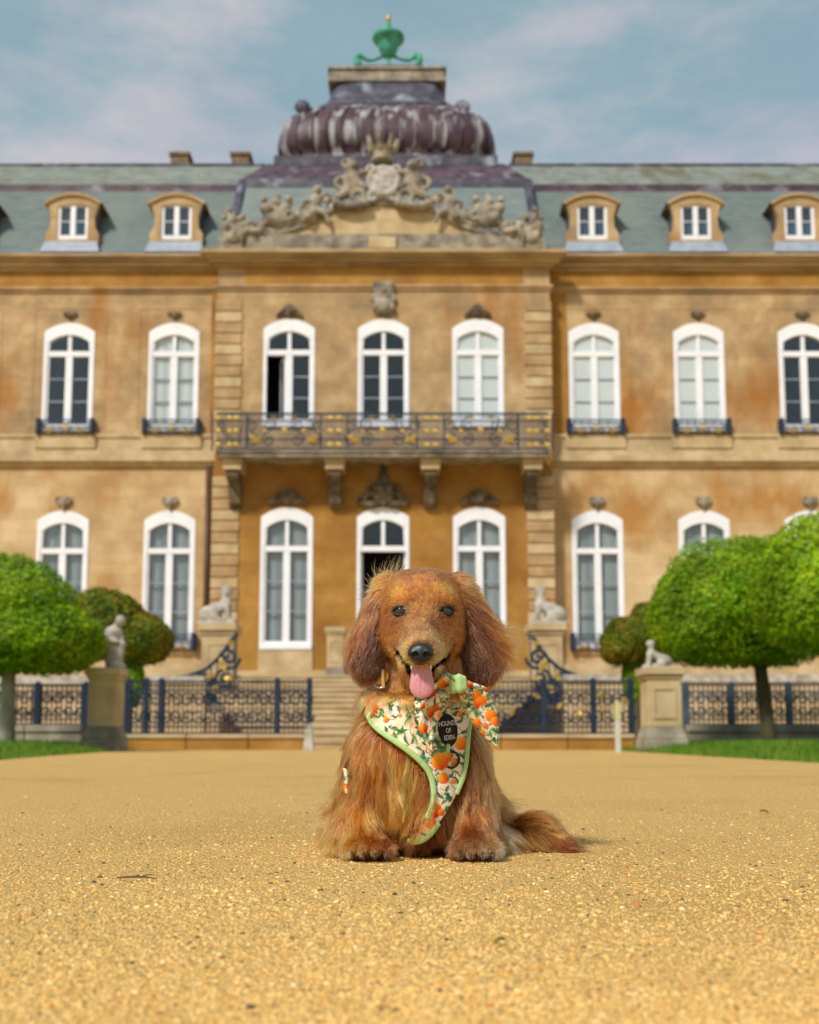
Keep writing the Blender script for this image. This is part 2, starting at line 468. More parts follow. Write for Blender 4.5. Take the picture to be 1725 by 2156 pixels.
def wall(name, m, xa, xb, z0, z1, y, holes):
    mb = MB(); N = 10
    xs = xa
    def quad(p): mb.add(p, [(0, 1, 2, 3)])
    for cx, w, zb, zt, rise in sorted(holes):
        l, r = cx - w / 2, cx + w / 2
        quad([(xs, y, z0), (l, y, z0), (l, y, z1), (xs, y, z1)])
        for i in range(N):
            a, b = l + w * i / N, l + w * (i + 1) / N
            za, zb2 = arc_z(a, cx, w, zt, rise), arc_z(b, cx, w, zt, rise)
            if zb > z0: quad([(a, y, z0), (b, y, z0), (b, y, zb), (a, y, zb)])
            quad([(a, y, za), (b, y, zb2), (b, y, z1), (a, y, z1)])
            quad([(a, y, za), (a, y + .5, za), (b, y + .5, zb2), (b, y, zb2)])
        zz = zt - rise
        quad([(l, y, zb), (l, y + .5, zb), (l, y + .5, zz), (l, y, zz)])
        quad([(r, y, zb), (r, y, zz), (r, y + .5, zz), (r, y + .5, zb)])
        quad([(l, y, zb), (r, y, zb), (r, y + .5, zb), (l, y + .5, zb)])
        xs = r
    quad([(xs, y, z0), (xb, y, z0), (xb, y, z1), (xs, y, z1)])
    me = bpy.data.meshes.new(name); me.from_pydata(mb.v, [], mb.f); me.materials.append(M[m]); me.update()
    return link(name, me, house)

CW = 5.53
CB = (-3.125, 0.0, 3.125)
WB = (7.07, 10.6, 14.13, 17.66)
zG0c, zG1c = Z(1366), Z(1068)          # central ground windows
zF0c, zF1c = Z(898), Z(672)            # central first-floor windows
zG0w, zG1w = Z(1366, WY), Z(1075, WY)
zF0w, zF1w = Z(908, WY), Z(680, WY)
zBAL, zCOR = Z(955), Z(560)
zSTR = Z(968, WY)
WW = 1.70
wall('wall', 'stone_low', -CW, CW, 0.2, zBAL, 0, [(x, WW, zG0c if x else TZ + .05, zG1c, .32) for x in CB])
wall('wall', 'stone', -CW, CW, zBAL, zCOR + .3, 0, [(x, WW, zF0c, zF1c, .32) for x in CB])
for s in (-1, 1):
    xa, xb = sorted((s * CW, s * 21))
    wall('wall', 'stone_wing', xa, xb, 0.2, zSTR, WY, [(s * x, WW, zG0w, zG1w, .32) for x in WB])
    wall('wall', 'stone', xa, xb, zSTR, Z(566, WY) + .3, WY, [(s * x, WW, zF0w, zF1w, .32) for x in WB])
    hp('wall', MB().add([(s * CW, 0, .2), (s * CW, WY, .2), (s * CW, WY, zCOR + .3), (s * CW, 0, zCOR + .3)], [(0, 1, 2, 3)]), 'stone')
    hp('wall', MB().box(min(s * 21, s * 21.4), max(s * 21, s * 21.4), WY, WY + 9, .2, Z(566, WY) + .3), 'stone')

# windows ------------------------------------------------------------------
mesh_cache = {}
def cached(key, fn):
    if key not in mesh_cache: mesh_cache[key] = fn()
    return mesh_cache[key]

def outline(w, H, rise, z0=0.0, n=12):
    pts = [(-w / 2, z0)]
    for i in range(n + 1):
        x = -w / 2 + w * i / n
        pts.append((x, arc_z(x, 0, w, H, rise)))
    pts.append((w / 2, z0))
    return pts

def window(cx, zb, zt, y, style, ztr, head=0.42):
    """style: dark, blind, sheer, open, door; ztr = transom height above the sill"""
    H = round(zt - zb, 3); w = WW; k = (H, round(ztr, 3), head)
    o = empty('window' if style != 'door' else 'doorway', (cx, y - .03, zb), parent=house)
    wi = w - 0.22
    link('surround', cached(('sur', k), lambda: MB().ring(outline(w - .004, H - .004, .32), outline(wi, H - head, .30), 0, .20, closed=False).mesh('surround', M['white'])), o)
    if style != 'door':
        link('sill', cached(('sill',), lambda: MB().box(-w / 2 + .01, w / 2 - .01, -.05, .22, -.02, .13).mesh('sill', M['white'])), o)
    link('transom', cached(('tr', k), lambda: MB().box(-wi / 2, wi / 2, .03, .17, ztr - .09, ztr + .09).mesh('transom', M['white'])), o)
    link('upper_mullion', cached(('um', k), lambda: MB().box(-.06, .06, .05, .15, ztr + .09, H - head + .1).mesh('upper_mullion', M['white'])), o)
    # scalloped shoulders of the head
    for s in (-1, 1):
        def shoulders():
            mb = MB()
            mb.prism([(s * wi / 2, ztr + .1), (s * wi / 2, H - head - .05), (s * (wi / 2 - .16), H - head - .02), (s * (wi / 2 - .17), H - head - .16), (s * (wi / 2 - .08), H - head - .28), (s * (wi / 2 - .06), ztr + .1)], .02, .16)
            return mb.mesh('head_moulding', M['white'])
        link('head_moulding', cached(('sh', k, s), shoulders), o)
    for s in (-1, 1):
        link('pane', cached(('up', k, s), lambda: MB().box(min(s * .06, s * wi / 2), max(s * .06, s * wi / 2), .10, .106, ztr + .09, H - head + .05).mesh('pane', M['glass'])), o)
    z0, z1 = .13, ztr - .09
    if style != 'door':
        link('mullion', cached(('mu', k), lambda: MB().box(-.115, .115, .04, .15, z0, z1).mesh('mullion', M['white'])), o)
        link('bottom_rail', cached(('br', k), lambda: MB().box(-wi / 2, wi / 2, .045, .148, z0, z0 + .12).mesh('bottom_rail', M['white'])), o)
        for s in (-1, 1):
            if style == 'open' and s < 0:
                leaf = link('open_casement', cached(('leaf', k), lambda: MB().ring([(0, 0), (0, z1 - z0), (.62, z1 - z0), (.62, 0)], [(.09, .12), (.09, z1 - z0 - .07), (.54, z1 - z0 - .07), (.54, .12)], 0, .05).mesh('open_casement', M['white'])), o, loc=(-.10, .14, z0), rot=(0, 0, math.radians(112)))
                continue
            st0, st1 = sorted((s * wi / 2, s * (wi / 2 - .07)))
            link('sash_stile', cached(('st', k, s), lambda: MB().box(st0, st1, .046, .146, z0 + .12, z1).mesh('sash_stile', M['white'])), o)
            a, b = sorted((s * .115, s * (wi / 2 - .07)))
            hh = (z1 - z0 - .12) / 3
            for i in range(3):
                link('pane', cached(('pn', k, s, i), lambda: MB().box(a, b, .10, .106, z0 + .12 + hh * i + .02, z0 + .12 + hh * (i + 1) - .02).mesh('pane', M['glass'])), o)
                if i: link('glazing_bar', cached(('gb', k, s, i), lambda: MB().box(a, b, .07, .13, z0 + .12 + hh * i - .02, z0 + .12 + hh * i + .02).mesh('glazing_bar', M['flash'])), o)
    def room():
        x, d, hgt = wi / 2 + .05, 2.6, H - .1
        me = bpy.data.meshes.new('interior')
        me.from_pydata([(-x, .22, 0), (x, .22, 0), (x, .22, hgt), (-x, .22, hgt), (-x, d, 0), (x, d, 0), (x, d, hgt), (-x, d, hgt)], [], [(0, 1, 5, 4), (1, 2, 6, 5), (2, 3, 7, 6), (3, 0, 4, 7), (4, 5, 6, 7)])
        me.materials.append(M['room']); return me
    link('interior', cached(('room', k), room), o)
    if style == 'blind':
        link('blind', cached(('bl', k), lambda: MB().box(-wi / 2, wi / 2, .110, .120, .05, H - .25).mesh('blind', M['blind'])), o)
    if style in ('sheer', 'drape'):
        def sheer(gap):
            V, F = [], []
            for s in (-1, 1):
                b = len(V); n = 24
                for i in range(n + 1):
                    x = s * (gap + (wi / 2 - gap) * i / n); yy = (.25 if style == 'sheer' else .16) + .03 * math.sin(i * 2.1 + s) + .015 * math.sin(i * 4.7)
                    V += [(x, yy, .05), (x, yy, H - .25)]
                F += [(b + 2 * i, b + 2 * i + 2, b + 2 * i + 3, b + 2 * i + 1) for i in range(n)]
            me = bpy.data.meshes.new('curtain'); me.from_pydata(V, [], F); me.materials.append(M['curtain' if style == 'sheer' else 'blind']); return me
        link('curtain', cached(('cu', k, style), lambda: sheer(.02 if style == 'sheer' else .09)), o)
    if style == 'door':
        for s in (-1, 1):
            link('door_leaf', cached(('dl', k, s), lambda: MB().box(min(s * wi / 2, s * (wi / 2 - .06)), max(s * wi / 2, s * (wi / 2 - .06)), .2, .9, .02, z1).mesh('door_leaf', M['white'])), o)
    return o

for x, st in zip(CB, ('sheer', 'door', 'sheer')):
    zb = zG0c if st != 'door' else TZ + .05
    window(x, zb, zG1c, 0, st, Z(1155) - zb)
for x, st in zip(CB, ('open', 'dark', 'blind')):
    window(x, zF0c, zF1c, 0, st, Z(742) - zF0c)
for s, styles in ((-1, ('drape', 'dark', 'dark', 'blind')), (1, ('blind', 'blind', 'dark', 'dark'))):
    for x, st in zip(WB, styles): window(s * x, zF0w, zF1w, WY, st, Z(745, WY) - zF0w)
    for x in WB: window(s * x, zG0w, zG1w, WY, 'sheer', Z(1160, WY) - zG0w)

# mouldings ------------------------------------------------------------------
def course(name, m, xa, xb, y, rows, ends=True):
    """rows = [(z0, z1, projection)] of one moulding"""
    mb = MB()
    for z0, z1, p in rows: mb.box(xa - (p if ends else 0), xb + (p if ends else 0), y - p, y + .05, z0, z1)
    return hp(name, mb, m)

course('cornice', 'cornice', -CW, CW, 0, [(Z(564), Z(558), .14), (Z(558) + .001, Z(551), .30), (Z(551) + .001, Z(545), .42), (Z(545) + .001, Z(537.5), .52)])
course('frieze', 'stone_low', -CW + .9, CW - .9, 0, [(Z(601) + .001, Z(564) - .001, .03)], ends=False)  # darker stone puts the cornice shadow into the colour, besides stain
course('architrave', 'stone', -CW, CW, -.001, [(Z(612), Z(606), .05), (Z(606) + .001, Z(601), .10)])
for s in (-1, 1):
    xa, xb = sorted((s * (CW + .02), s * 21))
    course('cornice', 'cornice', xa, xb, WY, [(Z(573, WY), Z(566, WY), .10), (Z(566, WY) + .001, Z(557, WY), .26), (Z(557, WY) + .001, Z(551, WY), .36), (Z(551, WY) + .001, Z(546, WY), .46)], ends=False)
    course('architrave', 'stone', xa, xb, WY, [(Z(617, WY), Z(611, WY), .05), (Z(611, WY) + .001, Z(606, WY), .11)], ends=False)
    course('frieze', 'stone_low', xa, xb, WY, [(Z(606, WY) + .001, Z(573, WY) - .001, .03)], ends=False)  # wing frieze likewise coloured darker for the cornice shadow
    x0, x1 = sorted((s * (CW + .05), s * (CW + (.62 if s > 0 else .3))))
    hp('stain_shade_strip', MB().box(x0, x1, WY - .03, WY, zSTR + .2, Z(617, WY) - .002), 'stone_low')  # added strip: stain, and right-hand shade of the central block, as colour
    course('string_course', 'stone_pale', xa, xb, WY, [(Z(982, WY), Z(974, WY), .12), (Z(974, WY) + .001, Z(962, WY), .22), (Z(962, WY) + .001, Z(945, WY), .08), (Z(945, WY) + .001, Z(922, WY), .05), (Z(922, WY) + .001, Z(915, WY), .10)], ends=False)
    course('plinth', 'stone_pale', xa, xb, WY, [(.2, Z(1398, WY), .12)], ends=False)
    hp('gutter', MB().box(xa, xb, WY - .43, WY - .33, Z(546, WY) + .002, Z(543, WY)), 'lead_dark')
    for x in WB:
        hp('apron_panel', MB().box(s * x - 1.0, s * x + 1.0, WY - .13, WY, Z(945, WY) + .003, Z(912, WY)), 'stone_pale')
        # shallow raised panel between the storeys
        hp('wall_panel', MB().ring([(s * x - 1.25, zF0w + .1), (s * x - 1.25, zF1w + .55), (s * x + 1.25, zF1w + .55), (s * x + 1.25, zF0w + .1)], [(s * x - 1.17, zF0w + .1), (s * x - 1.17, zF1w + .47), (s * x + 1.17, zF1w + .47), (s * x + 1.17, zF0w + .1)], WY - .014, WY, closed=False), 'stone')
    for x in CB[::2] if s > 0 else ():
        hp('wall_panel', MB().box(x - WW / 2 - .02, x + WW / 2 + .02, -.05, 0, TZ, zG0c - .03), 'stone_pale')
course('plinth', 'stone_pale', -CW, CW, 0, [(.2, Z(1412), .10)])

# corner quoins, each block its own piece
qz = [Z(1408) + i * .372 for i in range(60)]
for s in (-1, 1):
    for i, z in enumerate(qz):
        if z + .35 > Z(612): break
        if zBAL - .75 < z < zBAL + .05: continue
        x0, x1 = sorted((s * (CW - .86), s * (CW + .045)))
        q = link('quoin', cached(('quoin', s, i % 3), lambda: MB().box(x0 + (.02 * (i % 3)) * (s > 0), x1 - (.02 * (i % 3)) * (s < 0), -.05, .25, 0, .335).mesh('quoin', M['stone_pale' if i % 3 == 1 else 'stone'], bevel=.018)), house)
        q.location = (0, 0, z)
# rain pipe and its shadow gap
hp('rain_pipe', MB().tube([(-CW - .28, WY - .12, TZ), (-CW - .28, WY - .12, Z(985, WY))], .085, 10), 'pipe', smooth=True)

# carved ornaments ------------------------------------------------------------------
def orn_small(P):
    d = sd_ell(P, (0, 0, 0), (.16, .12, .2))
    for s in (-1, 1):
        d = smin(d, sd_torus(P, (s * .2, 0, .08), .09, .05), .06)
        d = smin(d, sd_cone(P, (s * .1, 0, -.12), (s * .3, 0, -.02), .06, .03), .05)
    d = smin(d, sd_cone(P, (0, -.02, -.1), (0, 0, -.34), .1, .05), .06)
    return d
def orn_wide(P):
    d = sd_ell(P, (0, 0, .06), (.22, .16, .24))
    for s in (-1, 1):
        d = smin(d, sd_torus(P, (s * .32, 0, .02), .12, .055), .07)
        d = smin(d, sd_cone(P, (s * .3, 0, .1), (s * .66, 0, -.12), .10, .04), .06)
        d = smin(d, sd_torus(P, (s * .55, -.02, -.08), .07, .04), .05)
        for k in range(4):
            a = .5 + .35 * k
            d = smin(d, sd_cone(P, (0, -.05, 0), (s * .34 * math.cos(a), -.08, .38 * math.sin(a)), .05, .045), .03)
    return d
def orn_crest(P):
    d = smin(sd_ell(P, (0, -.03, 0), (.26, .14, .34)), sd_torus(P, (0, -.08, 0), .27, .06), .05)
    d = smin(d, sd_cone(P, (0, 0, .3), (0, 0, 1.05), .22, .07), .15)
    for s in (-1, 1):
        d = smin(d, sd_torus(P, (s * .42, 0, -.1), .17, .07), .08)
        d = smin(d, sd_torus(P, (s * .36, 0, .24), .13, .06), .08)
        d = smin(d, sd_cone(P, (s * .3, 0, -.3), (s * .82, 0, -.24), .13, .05), .08)
        d = smin(d, sd_torus(P, (s * .68, 0, -.16), .11, .05), .06)
        for k in range(3): d = smin(d, sd_ell(P, (s * (.15 + .12 * k), -.1, .42 - .16 * k), (.07, .08, .07)), .04)
    return d
def orn_tall(P):
    d = smin(sd_ell(P, (0, -.05, -.25), (.22, .14, .28)), sd_torus(P, (0, -.05, .28), .2, .07), .06)
    d = smin(d, sd_ell(P, (0, -.06, .3), (.15, .12, .16)), .05)
    d = smin(d, sd_box(P, (0, 0, .52), (.34, .12, .08), .03), .05)
    for s in (-1, 1):
        d = smin(d, sd_torus(P, (s * .28, -.02, .02), .1, .055), .06)
        d = smin(d, sd_cone(P, (s * .3, 0, .45), (s * .2, 0, -.5), .06, .05), .06)
        d = smin(d, sd_ell(P, (s * .3, -.05, -.3), (.08, .08, .14)), .06)
    return d
me_small = sdf_mesh('keystone_carving', orn_small, (-.45, -.25, -.45), (.45, .25, .4), .03, M['stone_grey'])
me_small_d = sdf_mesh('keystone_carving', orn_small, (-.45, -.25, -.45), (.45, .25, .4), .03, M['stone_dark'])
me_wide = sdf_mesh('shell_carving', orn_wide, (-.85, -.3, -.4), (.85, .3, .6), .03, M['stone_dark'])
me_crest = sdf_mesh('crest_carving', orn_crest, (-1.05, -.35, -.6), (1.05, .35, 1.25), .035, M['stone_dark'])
me_tall = sdf_mesh('crest_carving', orn_tall, (-.6, -.35, -.75), (.6, .35, .75), .03, M['stone_grey'])
for x in CB:
    if x:
        link('shell_carving', me_wide, house, (x, -.08, Z(1054)), None, (.96, 1, .85))
        link('shell_carving', me_wide, house, (x, -.06, Z(661)), None, (.66, .8, .72))
    else:
        link('crest_carving', me_crest, house, (x, -.10, Z(1046)))
        link('crest_carving', me_tall, house, (x, -.08, Z(632)), None, (1, 1, .98))
for s in (-1, 1):
    for x in WB:
        link('keystone_carving', me_small, house, (s * x, WY - .08, Z(1057, WY)), None, (.8, .9, .8))
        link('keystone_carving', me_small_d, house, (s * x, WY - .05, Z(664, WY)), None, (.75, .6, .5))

# balcony ------------------------------------------------------------------
BY = -1.15
BW = 5.26
bal = empty('balcony', (0, 0, 0), parent=house)
zs0, zs1 = Z(961, BY), Z(949, BY)
hp('slab', MB().box(-BW + .02, BW - .02, BY, .02, zs0, zs1 - .05).box(-BW - .04, BW + .04, BY - .07, .01, zs1 - .048, zs1), 'stone_grey', bal)
def prism_x(pts, x0, x1):
    n = len(pts)
    mb = MB()
    return mb.add([(x0, p[0], p[1]) for p in pts] + [(x1, p[0], p[1]) for p in pts], [tuple(range(n)), tuple(range(2 * n - 1, n - 1, -1))] + [(i, i + n, (i + 1) % n + n, (i + 1) % n) for i in range(n)])
def console_mesh(top):
    if top: return MB().box(-.30, .30, -.95, 0, -.36, 0).box(-.34, .34, -1.0, 0, -.1, -.002).mesh('console_block', M['stone_pale'], bevel=.02)
    pts = [(0, 0), (-.85, 0), (-.88, -.16), (-.74, -.3), (-.52, -.3), (-.42, -.45), (-.34, -.72), (-.26, -.98), (-.10, -1.1), (0, -1.12)]
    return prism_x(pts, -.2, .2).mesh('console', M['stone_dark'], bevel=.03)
cb, cs = console_mesh(True), console_mesh(False)
for x in (-4.80, -1.53, 1.53, 4.80):
    link('console_block', cb, bal, (x, 0, zs0))
    link('console', cs, bal, (x, 0, zs0 - .36))
zr = Z(869, BY)
hgt = zr - zs1
rail = bal
for z, hh in ((zs1 + .06, .025), (zs1 + hgt * .30, .018), (zs1 + hgt * .78, .018), (zr - .03, .03)):
    hp('rail', MB().box(-BW, BW, BY - .02, BY + .02, z - hh, z + hh), 'iron', rail)
    for s in (-1, 1): hp('side_rail', MB().box(s * BW - .02, s * BW + .02, BY + .02, 0, z - hh, z + hh), 'iron', rail)
bar_me = MB().box(-.012, .012, -.012, .012, 0, hgt).mesh('baluster', M['iron_light'])
nb = 130
for i in range(nb + 1): link('baluster', bar_me, rail, (-BW + .03 + (2 * BW - .06) * i / nb, BY, zs1))
def spiral(cx, cz, r0, r1, a0, turns, n=14, y=0):
    return [(cx + (r0 + (r1 - r0) * i / n) * math.cos(a0 + turns * 2 * math.pi * i / n), y, cz + (r0 + (r1 - r0) * i / n) * math.sin(a0 + turns * 2 * math.pi * i / n)) for i in range(n + 1)]
scroll_me = MB().tube(spiral(0, 0, .22, .05, math.pi * .5, 1.4), .022, 5).tube(spiral(.0, -.44, .22, .05, math.pi * .5, -1.4), .022, 5).mesh('scroll', M['iron'])
def rosette(r):
    mb = MB()
    mb.lathe([(.02, -.05), (r * .45, -.045), (r * .5, 0), (.02, .01)], 8)
    for k in range(8):
        a = k * math.pi / 4
        mb.box(-.0, .0, 0, 0, 0, 0) if False else mb.tube([(0, 0, -.02), (r * .6 * math.cos(a), r * .6 * math.sin(a), -.035), (r * math.cos(a), r * math.sin(a), 0)], [r * .16, r * .26, r * .08], 5)
    me = mb.mesh('gilded_rosette', M['gold'])
    me.transform(Matrix.Rotation(math.radians(90), 4, 'X'))
    return me
ros = rosette(.112)
def leafy(r):
    mb = MB()
    for a in (-50, -20, 20, 50):
        b = math.radians(90 + a)
        mb.tube([(0, 0, 0), (r * .6 * math.cos(b), -.02, r * .6 * math.sin(b)), (r * math.cos(b), 0, r * math.sin(b) - .06)], [r * .1, r * .22, r * .06], 5)
    return mb.mesh('gilded_leaf', M['gold'])
lfm = leafy(.3)
zm = [zs1 + hgt * f for f in (.16, .52, .86)]
for x in (-4.86, -1.53, 1.53, 4.86):
    w2 = (-.36, 0, .2) if x < -2 else (-.2, 0, .36) if x > 2 else (-.14, .14)
    for z in zm:
        for d in w2: link('gilded_rosette', ros, rail, (x + d, BY - .03, z), None, (1, 1, .95))
    for d in (-.42, .42): link('rail_post', cached(('rp',), lambda: MB().box(-.025, .025, -.025, .025, 0, hgt).mesh('rail_post', M['iron'])), rail, (x + d * (1 if abs(x) < 2 else 1.3), BY, zs1))
for x in (-4.15, -3.6, -2.7, -2.15, -1.0, -.5, .5, 1.0, 2.15, 2.7, 3.6, 4.15):
    link('scroll', scroll_me, rail, (x, BY - .01, zs1 + hgt * .68), None, (1 if int(x * 10) % 2 else -1, 1, 1.1))
for x in (-3.35, 0, 3.35):
    link('gilded_rosette', ros, rail, (x * .93, BY - .03, zs1 + hgt * .55), None, (.9, 1, 1.35))
    for d in (-.62, .62): link('gilded_rosette', ros, rail, (x * .93 + d, BY - .03, zs1 + hgt * .52), None, (.75, 1, .8))
    for d in (-.95, .95): link('gilded_leaf', lfm, rail, (x * .93 + d, BY - .03, zs1 + hgt * .22), (0, math.radians(22 if d < 0 else -22), 0))
    for d in (-.33, .33): link('gilded_leaf', lfm, rail, (x * .93 + d, BY - .03, zs1 + hgt * .84), None, (.55, 1, .4))

# window guard rails on the wings
def guard(cx, z0, z1, y, dark):
    o = empty('window_railing', (cx, y - .18, z0), parent=house)
    h = z1 - z0
    im = M['iron']
    for z in (.03, h * .72, h - .03): link('rail', cached(('gr', round(z, 2)), lambda: MB().box(-.92, .92, -.02, .02, z - .02, z + .02).mesh('rail', im)), o)
    for s in (-1, 1):
        link('end_bracket', cached(('ge', s, round(h, 2)), lambda: MB().box(s * .9 - .07, s * .9 + .07, -.08, .17, -.02, h + .03).mesh('end_bracket', im, bevel=.03)), o)
    for x in (-.7, -.44, -.18, .18, .44, .7):
        link('scroll', scroll_me, o, (x, 0, h * .62), None, (.55, 1, .52))
    link('gilded_rosette', ros, o, (0, -.03, h * .45), None, (.7, 1, 1.3))
    for x in (-.52, .52): link('gilded_leaf', lfm, o, (x, -.03, h * .05), None, (.8, 1, .5))
    return o
for s in (-1, 1):
    for x in WB:
        guard(s * x, Z(913, WY - .2), Z(882, WY - .2), WY, True)
        guard(s * x, Z(1368, WY - .2), Z(1334, WY - .2), WY, True)

# roofs ------------------------------------------------------------------
for s in (-1, 1):
    xa, xb = sorted((s * 4.6, s * 21))
    e0, e1, e2 = (WY - .30, Z(545, WY - .3)), (WY + 1.35, Z(401, WY + 1.35)), (WY + 3.6, Z(349, WY + 3.6))
    hp('lower_roof_slope', MB().add([(xa, e0[0], e0[1]), (xb, e0[0], e0[1]), (xb, e1[0], e1[1]), (xa, e1[0], e1[1])], [(0, 1, 2, 3)]), 'slate')
    # slate courses stand out as thin lips
    n = 24
    for i in range(n):
        t0 = i / n
        y0 = e0[0] + (e1[0] - e0[0]) * t0; z0 = e0[1] + (e1[1] - e0[1]) * t0
        dy, dz = (e1[0] - e0[0]) / n, (e1[1] - e0[1]) / n
        hp('slate_course', MB().add([(xa, y0 - .035, z0), (xb, y0 - .035, z0), (xb, y0 + dy - .012, z0 + dz), (xa, y0 + dy - .012, z0 + dz), (xa, y0 + .02, z0), (xb, y0 + .02, z0)], [(0, 1, 2, 3), (0, 4, 5, 1)]), 'slate')
    hp('roof_break_flashing', MB().box(xa, xb, e1[0] - .06, e1[0] + .1, e1[1] - .08, Z(388, e1[0] - .06)), 'lead_plain')
    hp('upper_roof_slope', MB().add([(xa, e1[0] + .02, Z(389, e1[0])), (xb, e1[0] + .02, Z(389, e1[0])), (xb, e2[0], e2[1]), (xa, e2[0], e2[1])], [(0, 1, 2, 3)]), 'slate_moss')
    hp('ridge_roll', MB().tube([(xa, e2[0], e2[1]), (xb, e2[0], e2[1])], .09, 8), 'lead_dark')
    hp('rear_roof_slope', MB().add([(xa, e2[0], e2[1]), (xb, e2[0], e2[1]), (xb, e2[0] + 5, e0[1]), (xa, e2[0] + 5, e0[1])], [(0, 1, 2, 3)]), 'slate_moss')
    hp('gable_wall', MB().add([(s * 21, e0[0], e0[1]), (s * 21, e1[0], e1[1]), (s * 21, e2[0], e2[1]), (s * 21, e2[0] + 5, e0[1])], [(0, 1, 2, 3)]), 'slate')
    # dormers
    for x in WB:
        d = empty('dormer', (s * x, WY - .05, 0), parent=house)
        zb, zt = Z(515, WY), Z(423, WY)
        w, wt = 1.74, 1.62
        pts_o = [(-.90, zb), (-.90, zb + .32), (-.76, zb + .55), (-.74, zb + .9), (-.84, zt - .28), (-.90, zt - .18)] + [(-.90 + 1.8 * i / 8, zt - .18 + .28 * (1 - ((i - 4) / 4) ** 2)) for i in range(1, 8)] + [(.90, zt - .18), (.84, zt - .28), (.74, zb + .9), (.76, zb + .55), (.90, zb + .32), (.90, zb)]
        iw, ib, it = .52, zb + .12, zt - .20
        n_o = len(pts_o)
        pts_i = [(-iw, ib), (-iw, ib + .2), (-iw, ib + .5), (-iw, ib + .8), (-iw, it - .2), (-iw, it - .06)] + [(-iw + 2 * iw * i / 8, it - .06 + .06 * (1 - ((i - 4) / 4) ** 2)) for i in range(1, 8)] + [(iw, it - .06), (iw, it - .2), (iw, ib + .8), (iw, ib + .5), (iw, ib + .2), (iw, ib)]
        link('stone_surround', cached(('dsur',), lambda: MB().ring(pts_o, pts_i, -.10, .12).mesh('stone_surround', M['stone'])), d)
        link('hood', cached(('dhood',), lambda: MB().ring([(-1.0 + 2 * i / 10, zt - .16 + .36 * (1 - ((i - 5) / 5) ** 2)) for i in range(11)], [(-.93 + 1.86 * i / 10, zt - .22 + .32 * (1 - ((i - 5) / 5) ** 2)) for i in range(11)], -.17, 1.3, closed=False).mesh('hood', M['cornice'])), d)
        for xc in (-.80, .62): link('cheek', cached(('dch', xc), lambda: MB().box(xc, xc + .18, .121, 1.4, zb + .1, zt - .12).mesh('cheek', M['lead_dark'])), d)
        link('frame', cached(('dfr',), lambda: MB().ring([(-iw, ib), (-iw, it), (iw, it), (iw, ib)], [(-iw + .10, ib + .16), (-iw + .10, it - .06), (iw - .10, it - .06), (iw - .10, ib + .16)], -.05, .05).mesh('frame', M['white'])), d)
        link('mullion', cached(('dmu',), lambda: MB().box(-.085, .085, -.06, .04, ib + .16, it - .06).mesh('mullion', M['white'])), d)
        hh = (it - .06 - ib - .16) / 2
        for t in (-1, 1):
            a, b = sorted((t * .085, t * (iw - .10)))
            for i in range(2):
                link('pane', cached(('dpn', t, i), lambda: MB().box(a, b, -.004, .004, ib + .16 + i * hh + .012, ib + .16 + (i + 1) * hh - .012).mesh('pane', M['glass'])), d)
            link('glazing_bar', cached(('dgb', t), lambda: MB().box(a, b, -.02, .02, ib + .16 + hh - .012, ib + .16 + hh + .012).mesh('glazing_bar', M['white'])), d)
        link('interior', cached(('din',), lambda: MB().box(-iw, iw, .30, .32, ib, it).mesh('interior', material('dormer_sky_reflection', [(0.05, 0.12, 0.18)], rough=.9))), d)  # blue backing: sky reflection in the panes put into its colour
        link('sill_flashing', cached(('dsf',), lambda: MB().frustum((-1.0, 1.0, -.36, .1, Z(541, WY) + .01), (-.88, .88, -.2, .1, zb - .01)).mesh('sill_flashing', M['flash'])), d)

# chimneys behind the ridge
for u, y in ((383, 5.2), (510, 5.2), (1100, 5.2), (1490, 7.2)):
    x, zt = at(u, 332, FY + y)
    if u > 1400: continue
    hp('chimney', MB().box(x - AX - .34, x - AX + .34, y - .4, y + .4, Z(560), zt - .12).box(x - AX - .40, x - AX + .40, y - .46, y + .46, zt - .119, zt), 'brick')

# pavilion roof, dome and finial
def ring_roof(name, m, a, b): return hp(name, MB().frustum(a, b), m)
y0, y1 = .35, 1.75
hw0 = 5.32
hw1 = at(1112, 386, FY + y1)[0] - AX
zP0, zP1 = Z(538, 0) - .1, Z(386, y1)
ring_roof('pavilion_roof', 'slate', (-hw0, hw0, y0, 9, zP0), (-hw1, hw1, y1, 8.4, zP1))
for s in (-1, 1):
    hp('hip_roll', MB().tube([(s * hw0, y0, zP0), (s * hw1, y1, zP1)], .17, 8), 'lead_dark', smooth=True)
for i in range(1, 22):
    t = i / 22; yy = y0 + (y1 - y0) * t - .015; zz = zP0 + (zP1 - zP0) * t; hw = hw0 + (hw1 - hw0) * t - .18
    hp('slate_course', MB().add([(-hw, yy - .02, zz), (hw, yy - .02, zz), (hw, yy + .05, zz + .2), (-hw, yy + .05, zz + .2), (-hw, yy + .03, zz), (hw, yy + .03, zz)], [(0, 1, 2, 3), (0, 4, 5, 1)]), 'slate')
y2 = 2.7
hw2 = at(1062, 344, FY + y2)[0] - AX
ring_roof('lead_band', 'lead_dark', (-hw1 - .12, hw1 + .12, y1 - .14, 8.5, zP1 - .22), (-hw1 - .1, hw1 + .1, y1 - .1, 8.5, zP1 + .12))
ring_roof('lead_skirt', 'lead_plain', (-hw1 - .05, hw1 + .05, y1 - .05, 8.4, zP1 + .121), (-hw2, hw2, y2, 8.2, Z(345, y2)))
DY = 6.6                                   # dome centre, local y
def hwat(u, v, y): return at(u, v, FY + y)[0] - AX
rows = [(1036, 345), (1036, 330), (1028, 320), (1036, 308), (1042, 290), (1043, 272), (1040, 256), (1034, 245), (1022, 234), (1004, 226), (980, 219), (952, 209), (939, 194), (935, 170)]
prof = []
